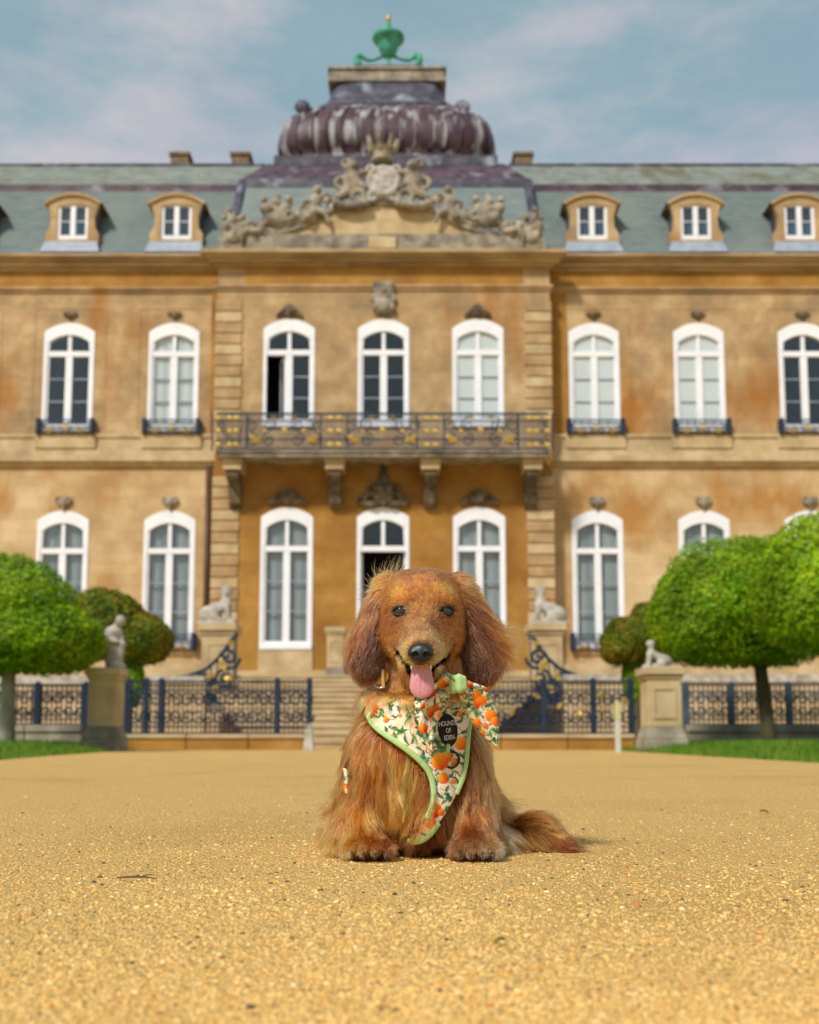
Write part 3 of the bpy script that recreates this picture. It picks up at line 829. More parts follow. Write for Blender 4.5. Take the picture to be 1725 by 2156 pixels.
for u, v in rows:
    r = 3.9
    for _ in range(4): r = hwat(u, v, DY - r * .55)
    prof.append((r, Z(v, DY - r)))
hp('dome', MB().lathe(prof[:11], 96, 0, DY, sq=7), 'lead', smooth=True)
hp('lantern_neck', MB().lathe(prof[10:], 96, 0, DY, sq=7), 'lead_dark', smooth=True)
r0 = prof[1][0] + .06
hp('dome_base', MB().box(-r0, r0, DY - r0, DY + r0, Z(349, DY - r0), Z(327, DY - r0)), 'lead_dark')
for k in range(15):                       # lead rolls running up the dome
    fx = -1 + 2 * (k + .5) / 15
    pts = []
    for r, z in prof[2:10]:
        x = fx * r
        yy = r * max(0, 1 - abs(fx) ** 7) ** (1 / 7)
        pts.append((x, DY - yy - .01, z))
    hp('lead_roll', MB().tube(pts, .055, 6), M['lead'], smooth=True)
for u, v in ((636, 215), (975, 215)):
    x = at(u, v, FY + DY - 2.8)[0] - AX
    hp('scroll_bracket', MB().lathe([(.03, -.14), (.24, -.12), (.30, 0), (.24, .12), (.03, .14)], 12), 'lead_dark', loc=(x, DY - 2.6, Z(219, DY - 2.8)), rot=(math.radians(90), 0, 0), smooth=True)
rt = prof[-1][0]
zt0 = prof[-1][1]
hp('lantern_cornice', MB().box(-rt - .05, rt + .05, DY - rt - .05, DY + rt + .05, zt0 - .02, Z(163, DY - rt)).box(-rt + .02, rt - .02, DY - rt, DY + rt, Z(163, DY - rt) + .001, Z(146, DY - rt)).box(-rt - .06, rt + .06, DY - rt - .08, DY + rt + .08, Z(146, DY - rt) + .001, Z(142, DY - rt)), 'stone_grey')
fin = empty('finial', (0, DY, 0), parent=house)
zfb = Z(142, DY - rt)
def ZF(v): return Z(v, DY)
hp('urn', MB().lathe([(.05, ZF(127)), (.14, ZF(122)), (.30, ZF(114)), (.40, ZF(102)), (.43, ZF(93)), (.56, ZF(88)), (.66, ZF(83)), (.66, ZF(79)), (.55, ZF(76)), (.26, ZF(73)), (.15, ZF(64)), (.10, ZF(50)), (.05, ZF(46))], 16), 'copper', fin, smooth=True)
hp('flame', MB().lathe([(.05, ZF(48)), (.12, ZF(42)), (.08, ZF(35)), (.01, ZF(29))], 8), 'gold', fin, smooth=True)
for s in (-1, 1):
    pts = [(s * q_, 0, ZF(v_)) for q_, v_ in ((.16, 118), (.34, 121), (.60, 126), (.84, 127), (1.02, 121), (1.12, 116), (1.24, 119), (1.27, 127), (1.22, 134), (1.2, 142))]
    hp('scroll_leg', MB().tube(pts, [.06, .065, .07, .075, .09, .13, .14, .14, .13, .12], 8), 'copper', fin, smooth=True)
hp('stem', MB().lathe([(.16, ZF(144)), (.10, ZF(136)), (.07, ZF(128)), (.10, ZF(122))], 10), 'copper', fin, smooth=True)
hp('finial_base', MB().box(-1.42, 1.42, -.14, .14, zfb - .3, ZF(141)), 'lead_dark', fin)

# sculpted pediment ------------------------------------------------------------------
PY = -.05
ped = empty('sculpted_pediment', (0, PY, 0), parent=house)
def PX(u, v): return at(u, v, FY + PY)[0] - AX
def PZ(v): return Z(v, PY)
hp('attic_block', MB().box(PX(463, 520), PX(1147, 520), -.30, .35, PZ(537), PZ(506)).box(PX(483, 505), PX(1127, 505), -.2, .35, PZ(506) + .001, PZ(498)), 'stone_grey', ped)
for x in (PX(806, 515),):
    hp('attic_panel', MB().box(x - .45, x + .45, -.38, -.3, PZ(532), PZ(508)), 'stone_pale', ped)
curve = [(560, 499), (600, 492), (640, 480), (670, 462), (700, 447), (740, 440), (806, 430), (872, 440), (912, 447), (942, 462), (972, 480), (1012, 492), (1052, 499)]
hp('tympanum', MB().prism([(PX(u, v), PZ(v)) for u, v in curve], -.12, .35), M['stone_pale'], ped)
hp('pediment_moulding', MB().tube([(PX(u, v), -.1, PZ(v)) for u, v in curve], .13, 7), 'stone_grey', ped, smooth=True)
def shield(P):
    d = sd_ell(P, (0, 0, 0), (.46, .16, .66))
    d = smin(d, np.maximum(sd_torus(P, (0, -.06, 0), .52, .09), -.2 - P[..., 2] * 0), .08)
    for s in (-1, 1):
        d = smin(d, sd_torus(P, (s * .45, 0, .5), .12, .07), .08)
        d = smin(d, sd_torus(P, (s * .4, 0, -.58), .14, .08), .08)
    return d
hp_sh = link('shield', sdf_mesh('shield', shield, (-.85, -.4, -.95), (.85, .4, .85), .04, M['statue']), ped, (PX(808, 392), -.28, PZ(392)), None, (.95, 1, .9))
crown = MB().lathe([(.30, 0), (.36, .03), (.34, .12), (.36, .30), (.46, .42), (.40, .46), (.2, .5)], 14)
for k in range(7):
    a = 2 * math.pi * k / 7
    crown.tube([(.36 * math.cos(a), .36 * math.sin(a), .34), (.47 * math.cos(a), .47 * math.sin(a), .62), (.50 * math.cos(a), .50 * math.sin(a), .82)], [.09, .1, .07], 6)
hp('crown', crown, 'stone_grey', ped, loc=(PX(806, 345), -.2, PZ(349)))
def supporter(P):      # rearing beast leaning on the shield at its right
    d = sd_ell(P, (.0, 0, .15), (.30, .26, .50))
    d = smin(d, sd_ell(P, (-.02, -.08, .68), (.22, .22, .24)), .12)
    d = smin(d, sd_ell(P, (.06, -.25, .62), (.12, .14, .10)), .08)
    d = smin(d, sd_cone(P, (.1, -.1, .4), (.5, -.15, .45), .13, .09), .1)
    d = smin(d, sd_cone(P, (.1, -.1, .1), (.45, -.15, -.15), .13, .09), .1)
    d = smin(d, sd_cone(P, (-.1, 0, -.2), (-.45, -.05, -.45), .20, .14), .1)
    d = smin(d, sd_torus(P, (-.38, 0, .1), .2, .09), .1)
    d = smin(d, sd_torus(P, (-.2, -.05, .8), .14, .08), .06)
    d = smin(d, sd_torus(P, (.2, -.1, -.45), .2, .1), .08)
    for k in range(6): d = smin(d, sd_ell(P, (-.55 + .2 * k, -.12, -.72 - .11 * math.sin(k * .63)), (.16, .17, .15)), .06)
    return d
sup = sdf_mesh('supporter_beast', supporter, (-.95, -.6, -1.15), (.8, .5, 1.1), .045, M['stone_grey'])
def cherub(P):
    d = sd_ell(P, (0, 0, .1), (.22, .2, .34))
    d = smin(d, sd_ell(P, (.06, -.05, .58), (.17, .17, .19)), .06)
    d = smin(d, sd_cone(P, (.1, 0, .3), (.42, -.1, .42), .1, .07), .06)
    d = smin(d, sd_cone(P, (-.1, 0, .3), (-.42, -.05, .1), .1, .07), .06)
    d = smin(d, sd_cone(P, (0, 0, -.15), (.38, -.15, -.35), .16, .1), .08)
    d = smin(d, sd_cone(P, (.38, -.15, -.35), (.5, -.15, -.7), .1, .07), .06)
    d = smin(d, sd_cone(P, (0, 0, -.15), (-.25, -.15, -.5), .17, .12), .08)
    d = smin(d, sd_ell(P, (-.3, .05, -.5), (.4, .2, .22)), .1)
    d = smin(d, sd_torus(P, (-.45, 0, -.15), .15, .07), .06)
    return d
che = sdf_mesh('cherub', cherub, (-.85, -.45, -.95), (.75, .4, .85), .042, M['stone_grey'])
def trophy(P):
    d = sd_ell(P, (0, 0, -.3), (.5, .22, .3))
    for k, (x, z, r) in enumerate(((-.3, .1, .2), (.05, .28, .2), (.32, .05, .22), (-.1, -.1, .25), (.42, .42, .12), (-.42, .42, .13), (-.02, .55, .12))):
        d = smin(d, sd_ell(P, (x, -.05 * (k % 3), z), (r, r * .9, r)), .06)
    d = smin(d, sd_torus(P, (.1, -.15, -.15), .2, .08), .05)
    d = smin(d, sd_torus(P, (-.45, -.1, -.2), .15, .07), .05)
    d = smin(d, sd_cone(P, (-.5, 0, .3), (.4, -.1, -.5), .06, .05), .04)
    return d
tro = sdf_mesh('trophy_group', trophy, (-.85, -.5, -.75), (.85, .5, .85), .042, M['stone_grey'])
for s in (-1, 1):
    def SX(du, v): return PX(806 + s * du, v)
    link('supporter_beast', sup, ped, (SX(62, 400), -.2, PZ(398)), None, (-s, 1, .95))
    link('cherub', che, ped, (SX(140, 440), -.2, PZ(440)), None, (-s * .9, 1, .9))
    link('trophy_group', tro, ped, (SX(222, 452), -.2, PZ(452)), None, (s, 1, .95))
    link('cherub', che, ped, (SX(285, 490), -.25, PZ(488)), (0, s * .5, 0), (s * .7, .9, .6))
    link('trophy_group', tro, ped, (SX(312, 492), -.2, PZ(490)), None, (s * .75, 1, .95))
    link('cherub', che, ped, (SX(318, 455), -.2, PZ(468)), None, (s * .5, .8, .5))
    for k, (du, v) in enumerate(((115, 425), (175, 462), (195, 474), (252, 484))):
        link('carved_foliage', me_small, ped, (SX(du, v), -.2, PZ(v)), (0, k * 1.3, 0), (.9, 1, .8))
    # two small windows peeping over the pediment
    x = SX(103, 420)
    hp('lucarne', MB().box(x - .15, x + .15, .3, .9, PZ(436), PZ(402)), 'white', ped)
# ------------------------------------------------------------------ terrace, steps, lawns
def gx(u, Y, v=1540): return at(u, v, Y)[0]
ter = empty('terrace', (AX, 29, 0), 'stone terrace with steps below the central block', 'terrace')
tag(ter, kind='structure')
MB().box(-7.2, 7.2, .6, 5.9, 0, TZ - .12).box(-7.25, 7.25, .5, 5.9, TZ - .119, TZ).build('terrace_platform', M['stone_pale'], ter)
NS = 12
for i in range(NS):
    z0, z1 = TZ * i / NS, TZ * (i + 1) / NS
    yf = -8.2 + i * .70
    hw = 2.1 + .22 * i
    MB().box(-hw, hw, yf, 0.5, z0 + .002, z1 - .05).box(-hw - .02, hw + .02, yf - .03, yf + .75 if i < NS - 1 else .5, z1 - .049, z1).build('step', M['stone_pale'], ter)

def lawn(name, edge, xo, yb):
    """edge = [(x, y)] near border; slopes up to 9 cm"""
    n = len(edge); V, F = [], []
    for x, y in edge: V.append((x, y, .004))
    for x, y in edge: V.append((x + (.25 if xo > 0 else -.25), y + .2, .045))
    for x, y in edge: V.append((xo, y + .4, .09))
    for r in range(2):
        for i in range(n - 1): F.append((r * n + i, r * n + i + 1, (r + 1) * n + i + 1, (r + 1) * n + i))
    o = MB().add(V, F).build(name, M['grass'])
    return tag(o, kind='structure')
LL = [(-2.6, 3.5), (-3.15, 8.4), (-3.62, 11.2), (-4.0, 14.2), (-4.4, 17.4)]
LR = [(2.7, 3.5), (2.74, 7.3), (2.84, 10.2), (3.0, 14.0), (3.3, 17.4)]
lawn('lawn', LL, -14, 18)
lawn('lawn', LR, 14, 18)
rng = np.random.default_rng(5)
def grass_blades(name, edge, sgn, n):
    ys = 5 + 12 * rng.random(n) ** 1.2
    ex = np.interp(ys, [p[1] for p in edge], [p[0] for p in edge])
    off = rng.random(n) ** 1.6 * 4.5
    xs = ex + sgn * (off + .02 - .06 * rng.random(n))
    zs = np.clip(off / 10, 0, .09) * .8 + np.where(off > .2, .03, .0)
    h = .03 + .05 * rng.random(n)
    a = rng.random(n) * 6.283
    lean = (rng.random((n, 2)) - .5) * .06
    w = .004 + .004 * rng.random(n)
    V = np.zeros((n, 3, 3), np.float32)
    V[:, 0] = np.stack([xs - w * np.cos(a), ys - w * np.sin(a), zs - .01], 1)
    V[:, 1] = np.stack([xs + w * np.cos(a), ys + w * np.sin(a), zs - .01], 1)
    V[:, 2] = np.stack([xs + lean[:, 0], ys + lean[:, 1], zs + h], 1)
    C = np.repeat((.75 + .6 * rng.random((n, 1))) * np.array([[1.05, 1.0, .9]]), 3, 0).reshape(n, 3, 3)
    me = np_mesh(name, V.reshape(-1, 3), np.arange(3 * n).reshape(n, 3), grass_blade_mat, False, C.reshape(-1, 3))
    return link(name, me)
grass_blade_mat = material('grass_blade', [(0.06, 0.15, 0.008), (0.115, 0.235, 0.015), (0.21, 0.29, 0.035)], scale=3, rough=.7, attr='paint', transl=.3)
tag(grass_blades('grass', LL, -1, 22000), 'short mown grass beside the gravel on the left', 'grass', kind='stuff')
tag(grass_blades('grass', LR, 1, 22000), 'short mown grass beside the gravel on the right', 'grass', kind='stuff')

# ------------------------------------------------------------------ pedestals and statues
def pedestal(name, loc, w, h, label, group=None):
    o = empty(name, loc, label, 'pedestal', group)
    a = w / 2
    MB().box(-a * 1.28, a * 1.28, -a * 1.28, a * 1.28, 0, h * .16).frustum((-a * 1.24, a * 1.24, -a * 1.24, a * 1.24, h * .16 + .001), (-a * 1.02, a * 1.02, -a * 1.02, a * 1.02, h * .30)).build('base', M['stone_grey'], o, bevel=.012)
    MB().box(-a, a, -a, a, h * .30, h * .86).build('shaft', M['stone_pale'], o, bevel=.01)
    b = a * .68
    MB().ring([(-b, h * .40), (-b, h * .78), (b, h * .78), (b, h * .40)], [(-b * .82, h * .44), (-b * .82, h * .74), (b * .82, h * .74), (b * .82, h * .44)], -a - .018, -a + .01).build('panel_moulding', M['stone_pale'], o)
    MB().box(-a * 1.10, a * 1.10, -a * 1.10, a * 1.10, h * .861, h * .91).box(-a * 1.25, a * 1.25, -a * 1.25, a * 1.25, h * .911, h).build('cap', M['stone_pale'], o, bevel=.01)
    return o
p1 = pedestal('stone_pedestal', (gx(222, 15.2), 15.2, -.01), .40, 1.16, 'square stone pedestal under the crouching figure, beside the left topiary')
p2 = pedestal('stone_pedestal', (gx(1393, 14.6), 14.6, -.01), .45, 1.12, 'square stone pedestal under the small sphinx, right of the dog')
p3 = pedestal('stone_pedestal', (gx(460, 28.6), 28.6, TZ - .9), .80, 2.24, 'stone pedestal carrying the sphinx left of the doorway steps')
p4 = pedestal('stone_pedestal', (gx(1151, 28.6), 28.6, TZ - .9), .80, 2.24, 'stone pedestal carrying the sphinx right of the doorway steps')
p5 = pedestal('stone_plinth', (gx(706, 34), 34.0, TZ), .52, zf(1322, 34) - TZ, 'short stone plinth with flat cap between the doorway and left window')

def sphinx(P):      # seated, looking to +x
    d = sd_ell(P, (-.30, 0, .24), (.26, .20, .24))                    # haunch
    d = smin(d, sd_cone(P, (-.28, 0, .30), (.12, 0, .52), .20, .15), .10)
    d = smin(d, sd_ell(P, (.14, 0, .56), (.15, .15, .18)), .08)
    d = smin(d, sd_cone(P, (.14, 0, .62), (.17, 0, .82), .08, .075), .05)
    d = smin(d, sd_ell(P, (.19, 0, .92), (.105, .10, .13)), .04)
    d = smin(d, sd_ell(P, (.12, 0, .90), (.12, .12, .15)), .05)         # head-dress
    d = smin(d, sd_ell(P, (.29, 0, .90), (.025, .02, .03)), .03)
    for s in (-1, 1):
        d = smin(d, sd_cone(P, (.20, s * .10, .50), (.24, s * .10, .14), .08, .055), .05)
        d = smin(d, sd_ell(P, (.31, s * .10, .11), (.11, .06, .055)), .04)
        d = smin(d, sd_ell(P, (-.16, s * .19, .20), (.18, .08, .16)), .05)
        d = smin(d, sd_ell(P, (.02, s * .20, .11), (.14, .055, .05)), .04)
        d = smin(d, sd_cone(P, (.13, s * .08, .84), (.11, s * .11, .62), .045, .035), .04)
    d = smin(d, sd_cone(P, (-.50, .1, .10), (-.35, .24, .12), .04, .04), .03)
    d = smin(d, sd_box(P, (-.08, 0, .035), (.50, .25, .035), .01), .02)
    return d
sph = sdf_mesh('sphinx_statue', sphinx, (-.68, -.36, -.02), (.5, .36, 1.14), .022, M['statue'])
s1 = tag(link('sphinx_statue', sph, None, (gx(459, 28.6), 28.6, TZ + 1.34), (0, 0, 0), (1.0, 1, .98)), 'pale stone sphinx looking right, on the pedestal left of the doorway', 'statue')
s2 = tag(link('sphinx_statue', sph, None, (gx(1153, 28.6), 28.6, TZ + 1.34), (0, 0, 0), (-1.0, 1, .98)), 'pale stone sphinx looking left, on the pedestal right of the doorway', 'statue')
s3 = tag(link('sphinx_statue', sph, None, (gx(1384, 14.6), 14.6, 1.11), (0, 0, 0), (-.40, .5, .36)), 'small grey sphinx on the square pedestal under the right topiary', 'statue')

def putto(P):       # crouching child figure with raised shoulder, seen from the side
    d = sd_ell(P, (0, 0, .04), (.15, .14, .06))
    d = smin(d, sd_cone(P, (.02, -.02, .05), (.0, 0, .22), .09, .08), .05)
    d = smin(d, sd_cone(P, (-.04, .04, .10), (-.06, .02, .30), .08, .09), .05)
    d = smin(d, sd_cone(P, (-.05, 0, .30), (.09, -.04, .36), .085, .06), .04)      # thigh forward
    d = smin(d, sd_cone(P, (.09, -.04, .36), (.07, -.04, .16), .055, .045), .04)
    d = smin(d, sd_cone(P, (-.06, 0, .33), (-.05, 0, .55), .09, .085), .05)        # trunk
    d = smin(d, sd_ell(P, (-.04, 0, .56), (.11, .10, .08)), .05)
    d = smin(d, sd_cone(P, (-.04, 0, .6), (.03, -.02, .68), .05, .05), .03)
    d = smin(d, sd_ell(P, (.06, -.03, .72), (.075, .075, .085)), .03)
    d = smin(d, sd_cone(P, (-.12, -.06, .56), (-.11, -.10, .42), .045, .04), .03)
    d = smin(d, sd_cone(P, (-.11, -.10, .42), (.04, -.12, .40), .04, .035), .03)
    d = smin(d, sd_cone(P, (.02, .06, .58), (.07, .02, .46), .045, .04), .03)
    d = smin(d, sd_cone(P, (-.10, .0, .30), (-.09, .02, .10), .06, .07), .05)
    return d
put = sdf_mesh('crouching_figure', putto, (-.26, -.26, -.05), (.26, .26, .86), .016, M['statue'])
tag(link('crouching_figure', put, None, (gx(240, 15.2), 15.2, 1.145), None, (.95, .95, .93)), 'pale stone figure of a crouching child on the left square pedestal', 'statue')

# ------------------------------------------------------------------ wrought-iron railings
def lattice_mesh(w, h, seed):
    r_ = random.Random(seed); mb = MB()
    nx = max(2, int(w / .20)); nz = max(1, int(h / .22))
    for i in range(nx):
        for j in range(nz):
            cx, cz = (i + .5) * w / nx, (j + .5) * h / nz
            d = 1 if (i + j) % 2 else -1
            mb.tube(spiral(cx, cz, min(w / nx, h / nz) * .52, .02, r_.random() * 6, d * 1.3, 10), .008, 4, False)
    return mb
def railing(name, a, b, z0, z1, label, posts=(0, 1), gold=0, seed=1, scroll_rows=2, light=False):
    """straight railing from a to b (x,y); every post, rail, bar and scroll its own piece"""
    ax, ay = a; bx, by = b
    ln = math.hypot(bx - ax, by - ay)
    o = empty(name, (ax, ay, 0), label, 'railing')
    o.rotation_euler = (0, 0, math.atan2(by - ay, bx - ax))
    m = M['iron_light'] if light else M['iron']
    h = z1 - z0
    for f in (.02, .14, .82, .985): MB().box(0, ln, -.014, .014, z0 + h * f - .014, z0 + h * f + .014).build('rail', m, o)
    n = int(ln / .075)
    bm_ = MB().box(-.009, .009, -.009, .009, 0, h * .98).mesh('bar', m)
    for i in range(1, n): link('bar', bm_, o, (ln * i / n, 0, z0))
    pm = MB().box(-.045, .045, -.045, .045, z0 - .02, z1 + .01).lathe([(.05, z1 + .01), (.05, z1 + .022), (.012, z1 + .05)], 8).mesh('post', m)
    for p in posts: link('post', pm, o, (ln * p, 0, 0))
    sm = MB().tube(spiral(0, h * .64, h * .15, .02, 0, 1.5, 14), .017, 4, False).tube(spiral(0, h * .34, h * .15, .02, math.pi, 1.5, 14), .017, 4, False).mesh('scroll', m)
    k = int(ln / .17)
    for i in range(k): link('scroll', sm, o, (ln * (i + .5) / k, -.012, z0), None, (1 if i % 2 else -1, 1, 1))
    if gold:
        for i in range(gold): link('gilded_leaf', lfm, o, (ln * (i + .6) / gold, -.03, z0 + h * (.35 + .4 * ((i * 37) % 10) / 10)), (0, i * 1.7, 0), (.34, .5, .34))
    return o
def kerb(name, a, b, z1, label, m='stone_pale', w=.30):
    ax, ay = a; bx, by = b
    ln = math.hypot(bx - ax, by - ay)
    o = empty(name, (ax, ay, 0), label, 'kerb')
    o.rotation_euler = (0, 0, math.atan2(by - ay, bx - ax))
    n = max(2, int(ln / .9))
    for i in range(n):
        x0, x1 = ln * i / n, ln * (i + 1) / n - .012
        MB().box(x0, x1, -w / 2, w / 2, -.01, z1 * .72).build('block', M['stone_low'] if m == 'stone_pale' else M[m], o, bevel=.012)
        MB().box(x0, x1, -w / 2 - .03, w / 2 + .03, z1 * .721, z1).build('coping', M['stone_pale'] if m == 'stone_pale' else M['stone_grey'], o, bevel=.012)
    return o
ZK = zf(1546, 18)
ZT = zf(1433, 18)
A1, A2 = (gx(268, 18), 18.0), (gx(657, 18), 18.0)
B1, B2 = (gx(915, 18), 18.0), (gx(1334, 18), 18.0)
kerb('stone_kerb', A1, A2, ZK, 'low stone kerb under the iron railing left of the dog')
kerb('stone_kerb', B1, B2, ZK, 'low stone kerb under the iron railing right of the dog')
railing('iron_railing', A1, A2, ZK, ZT, 'dark blue wrought-iron railing left of the dog', posts=(.0, .10, .18, .81, .985), gold=0, seed=3)
railing('iron_railing', B1, B2, ZK, ZT, 'dark blue wrought-iron railing right of the dog', posts=(0, .2, .55, .8, .99), gold=9, seed=4)
C1, C2 = (gx(-60, 17), 17.0), (gx(180, 17), 17.0)
D1, D2 = (gx(1442, 17), 17.0), (gx(1800, 17), 17.0)
ZK2 = zf(1527, 17)
for a, b, w in ((C1, C2, 'left'), (D1, D2, 'right')):
    kerb('stone_kerb', a, b, ZK2, 'grey stone kerb under the railing behind the %s topiary trunk' % w, 'stone_grey')
    railing('iron_railing', a, b, ZK2, zf(1441, 17), 'thin iron railing behind the %s topiary trunk' % w, posts=((.57, .995) if w == 'left' else (.01, .28, .62, .97)), light=(w == 'right'), seed=7)

def scroll_wing(name, loc, sgn, label):
    """gilded iron scrollwork ramping up to a sphinx pedestal; rises towards +x*sgn"""
    o = empty(name, loc, label, 'railing')
    o.scale = (sgn, 1, 1)
    prof_ = [(-1.75, .0), (-1.2, .10), (-.75, .28), (-.4, .60), (-.15, 1.0), (0, 1.15)]
    MB().tube([(x, 0, z) for x, z in prof_], .05, 6).build('handrail', M['iron'], o, smooth=True)
    MB().tube([(-1.75, 0, -.55), (0, 0, -.55)], .04, 6).build('bottom_rail', M['iron'], o)
    for i, (x, z, r) in enumerate(((-.22, .55, .30), (-.30, .02, .26), (-.78, -.10, .27), (-1.2, -.22, .22), (-.15, -.36, .18), (-.6, -.40, .14), (-1.55, -.30, .18))):
        MB().tube(spiral(x, z, r, .03, i * 1.3, 1.8 if i % 2 else -1.8, 20), .048, 5).build('scroll', M['iron'], o)
    for i, (x, z, k) in enumerate(((-.18, .85, .5), (-.42, .32, .8), (-.75, .1, .7), (-.2, .1, .6), (-1.05, -.12, .6), (-.5, -.3, .7), (-1.4, -.2, .5))):
        link('gilded_leaf', lfm, o, (x, -.05, z), (0, i * 1.1, 0), (k, .6, k))
    for i in range(12):
        x = -1.7 + 1.66 * i / 11
        zt = float(np.interp(x, [p[0] for p in prof_], [p[1] for p in prof_]))
        MB().box(x - .015, x + .015, -.015, .015, -.55, zt).build('bar', M['iron'], o)
    return o
zz = zf(1436, 27)
scroll_wing('scrolled_railing', (gx(497, 27), 27, zz - .1 + .15), 1, 'gilded blue iron scrollwork ramping up to the left sphinx')
scroll_wing('scrolled_railing', (gx(1116, 27), 27, zz - .1 + .15), -1, 'gilded blue iron scrollwork ramping up to the right sphinx')

def low_wall(u0, u1, Y, vt, label):
    o = empty('low_wall', (gx(u0, Y), Y, 0), label, 'wall')
    w = gx(u1, Y) - gx(u0, Y); zt = zf(vt, Y)
    n = max(1, int(w / 1.6))
    for i in range(n):
        MB().box(w * i / n, w * (i + 1) / n - .015, 0, .4, 0, zt - .18).build('block', M['stone_pale'], o)
        MB().box(w * i / n, w * (i + 1) / n - .012, -.06, .46, zt - .179, zt).build('coping', M['statue'], o)
    return o
low_wall(-120, 430, 26, 1424, 'low pale garden wall below the left wing windows')
low_wall(1190, 1850, 26, 1420, 'low pale garden wall below the right wing windows')

stk = empty('marker_stake', (gx(1301, 13.2), 13.2, 0), 'thin pale yellow-green stake standing in front of the right kerb', 'stake')
MB().box(-.032, .032, -.03, .03, -.05, .40).build('shaft', material('stake_lower', [(.50, .48, .40), (.6, .57, .48)], scale=9), stk, bevel=.006)
MB().frustum((-.034, .034, -.032, .032, .401), (-.028, .028, -.026, .026, .62)).build('painted_top', material('stake_paint', [(.45, .46, .20), (.55, .54, .30)], scale=9), stk, bevel=.005)
stb = empty('stone_stub', (gx(651, 17.2), 17.2, 0), 'pale worn stone stub leaning by the end post of the left railing', 'bollard')
MB().frustum((-.09, .09, -.07, .07, -.02), (-.045, .06, -.05, .05, .34)).build('shaft', M['statue'], stb, bevel=.02)
MB().frustum((-.043, .058, -.048, .048, .341), (-.005, .04, -.03, .03, .42)).build('tip', M['statue'], stb, bevel=.012)

# ------------------------------------------------------------------ clipped trees
def leaf_mat(name, cols): return material(name, cols, scale=2.2, detail=4, rough=.55, attr='paint', transl=.48, lo=.35, hi=.65)
M['leaf'] = leaf_mat('bright_leaf', [(0.17, 0.37, 0.004), (0.27, 0.50, 0.008), (0.37, 0.58, 0.013)])
M['leaf_lime'] = leaf_mat('lime_leaf', [(0.22, 0.42, 0.004), (0.33, 0.56, 0.008), (0.44, 0.64, 0.013)])
M['leaf_olive'] = leaf_mat('olive_leaf', [(0.13, 0.21, 0.008), (0.22, 0.28, 0.012), (0.34, 0.28, 0.025)])
def crown_mesh(name, blobs, n, size, m, seed, zmin=None):
    r = np.random.default_rng(seed)
    ar = np.array([b[1][0] * b[1][2] + b[1][0] * b[1][1] for b in blobs]); ar = ar / ar.sum()
    which = r.choice(len(blobs), n, p=ar)
    C = np.array([b[0] for b in blobs], float)[which]; R = np.array([b[1] for b in blobs], float)[which]
    d = r.normal(size=(n, 3)); d /= np.linalg.norm(d, axis=1)[:, None]
    lump = vnoise(d * 1.0, 3.2, seed) * .55 + vnoise(d, 7.5, seed + 1) * .45
    rad = (.84 + .23 * lump) * (1 - .30 * r.random(n) ** 2.2) + r.normal(size=n) * .012
    P = C + d * R * rad[:, None]
    if zmin is not None:
        low = P[:, 2] < zmin
        P[low, 2] = zmin + (r.random(low.sum()) - .35) * .14 + .1 * (vnoise(P[low], 4, seed) - .5)
    nrm = d / R; nrm /= np.linalg.norm(nrm, axis=1)[:, None]
    nrm = nrm + r.normal(size=(n, 3)) * .36; nrm /= np.linalg.norm(nrm, axis=1)[:, None]
    t = np.cross(nrm, r.normal(size=(n, 3))); t /= np.linalg.norm(t, axis=1)[:, None]
    b = np.cross(nrm, t)
    s = size * (.6 + .8 * r.random((n, 1)))
    V = np.stack([P - t * s * .5, P + b * s * .32 + nrm * s * .06, P + t * s * .5, P - b * s * .32 + nrm * s * .06], 1)
    tone = .55 + .5 * r.random(n) + .5 * (vnoise(P, 2.6, seed + 3) - .5)
    hue = r.random(n)
    col = np.stack([tone * (.85 + .5 * hue), tone, tone * .9], 1)
    F = np.arange(4 * n).reshape(n, 4)
    return np_mesh(name, V.reshape(-1, 3), F, M[m], False, np.repeat(col, 4, 0))
def tree(name, base, blobs, n, size, m, label, seed, trunk_r, top, bark, zmin=None, lean=(0, 0), low=None):
    o = empty(name, base, label, 'tree', 'clipped mushroom trees before the house')
    link('crown', crown_mesh('crown', blobs, n, size, m, seed, zmin), o)
    lx, ly = lean
    t = MB().tube([(0, 0, -.05), (lx * .1, ly * .1, top * .12), (lx * .5, ly * .5, top * .55), (lx, ly, top)], [trunk_r * 1.35, trunk_r * 1.05, trunk_r * .92, trunk_r * .8], 12)
    t.build('trunk', M[bark], o, smooth=True)
    rr = random.Random(seed)
    for k in range(3):
        a = 1 + k * 2.1 + rr.random()
        MB().tube([(lx, ly, top - .1), (lx + .3 * math.cos(a), ly + .3 * math.sin(a), top + .22), (lx + .45 * math.cos(a), ly + .45 * math.sin(a), top + .45)], [trunk_r * .55, trunk_r * .4, trunk_r * .15], 7).build('limb', M[bark], o, smooth=True)
    if low: link('lower_foliage', crown_mesh('lower_foliage', low, n // 5, size, 'leaf', seed + 9), o)
    return o
Yt = 14.6
k = FPX / Yt
zb, ztp = zf(1412, Yt), zf(1150, Yt)
tree('clipped_tree', (gx(14, Yt), Yt, .08),
     [((.0, 0, zb + .40 - .08), (1.30, 1.1, .62)), ((-.15, 0, zb + .80 - .08), (1.08, .95, .80)), ((.55, -.1, zb + .42 - .08), (.74, .8, .52)), ((-.7, .1, zb + .5 - .08), (.75, .8, .75))],
     52000, .06, 'leaf', 'bright green mushroom-clipped tree at the left edge with a pale trunk', 11, .105, zb + .2, 'bark', zb - .05)
Yt = 14.9; zb = zf(1400, Yt)
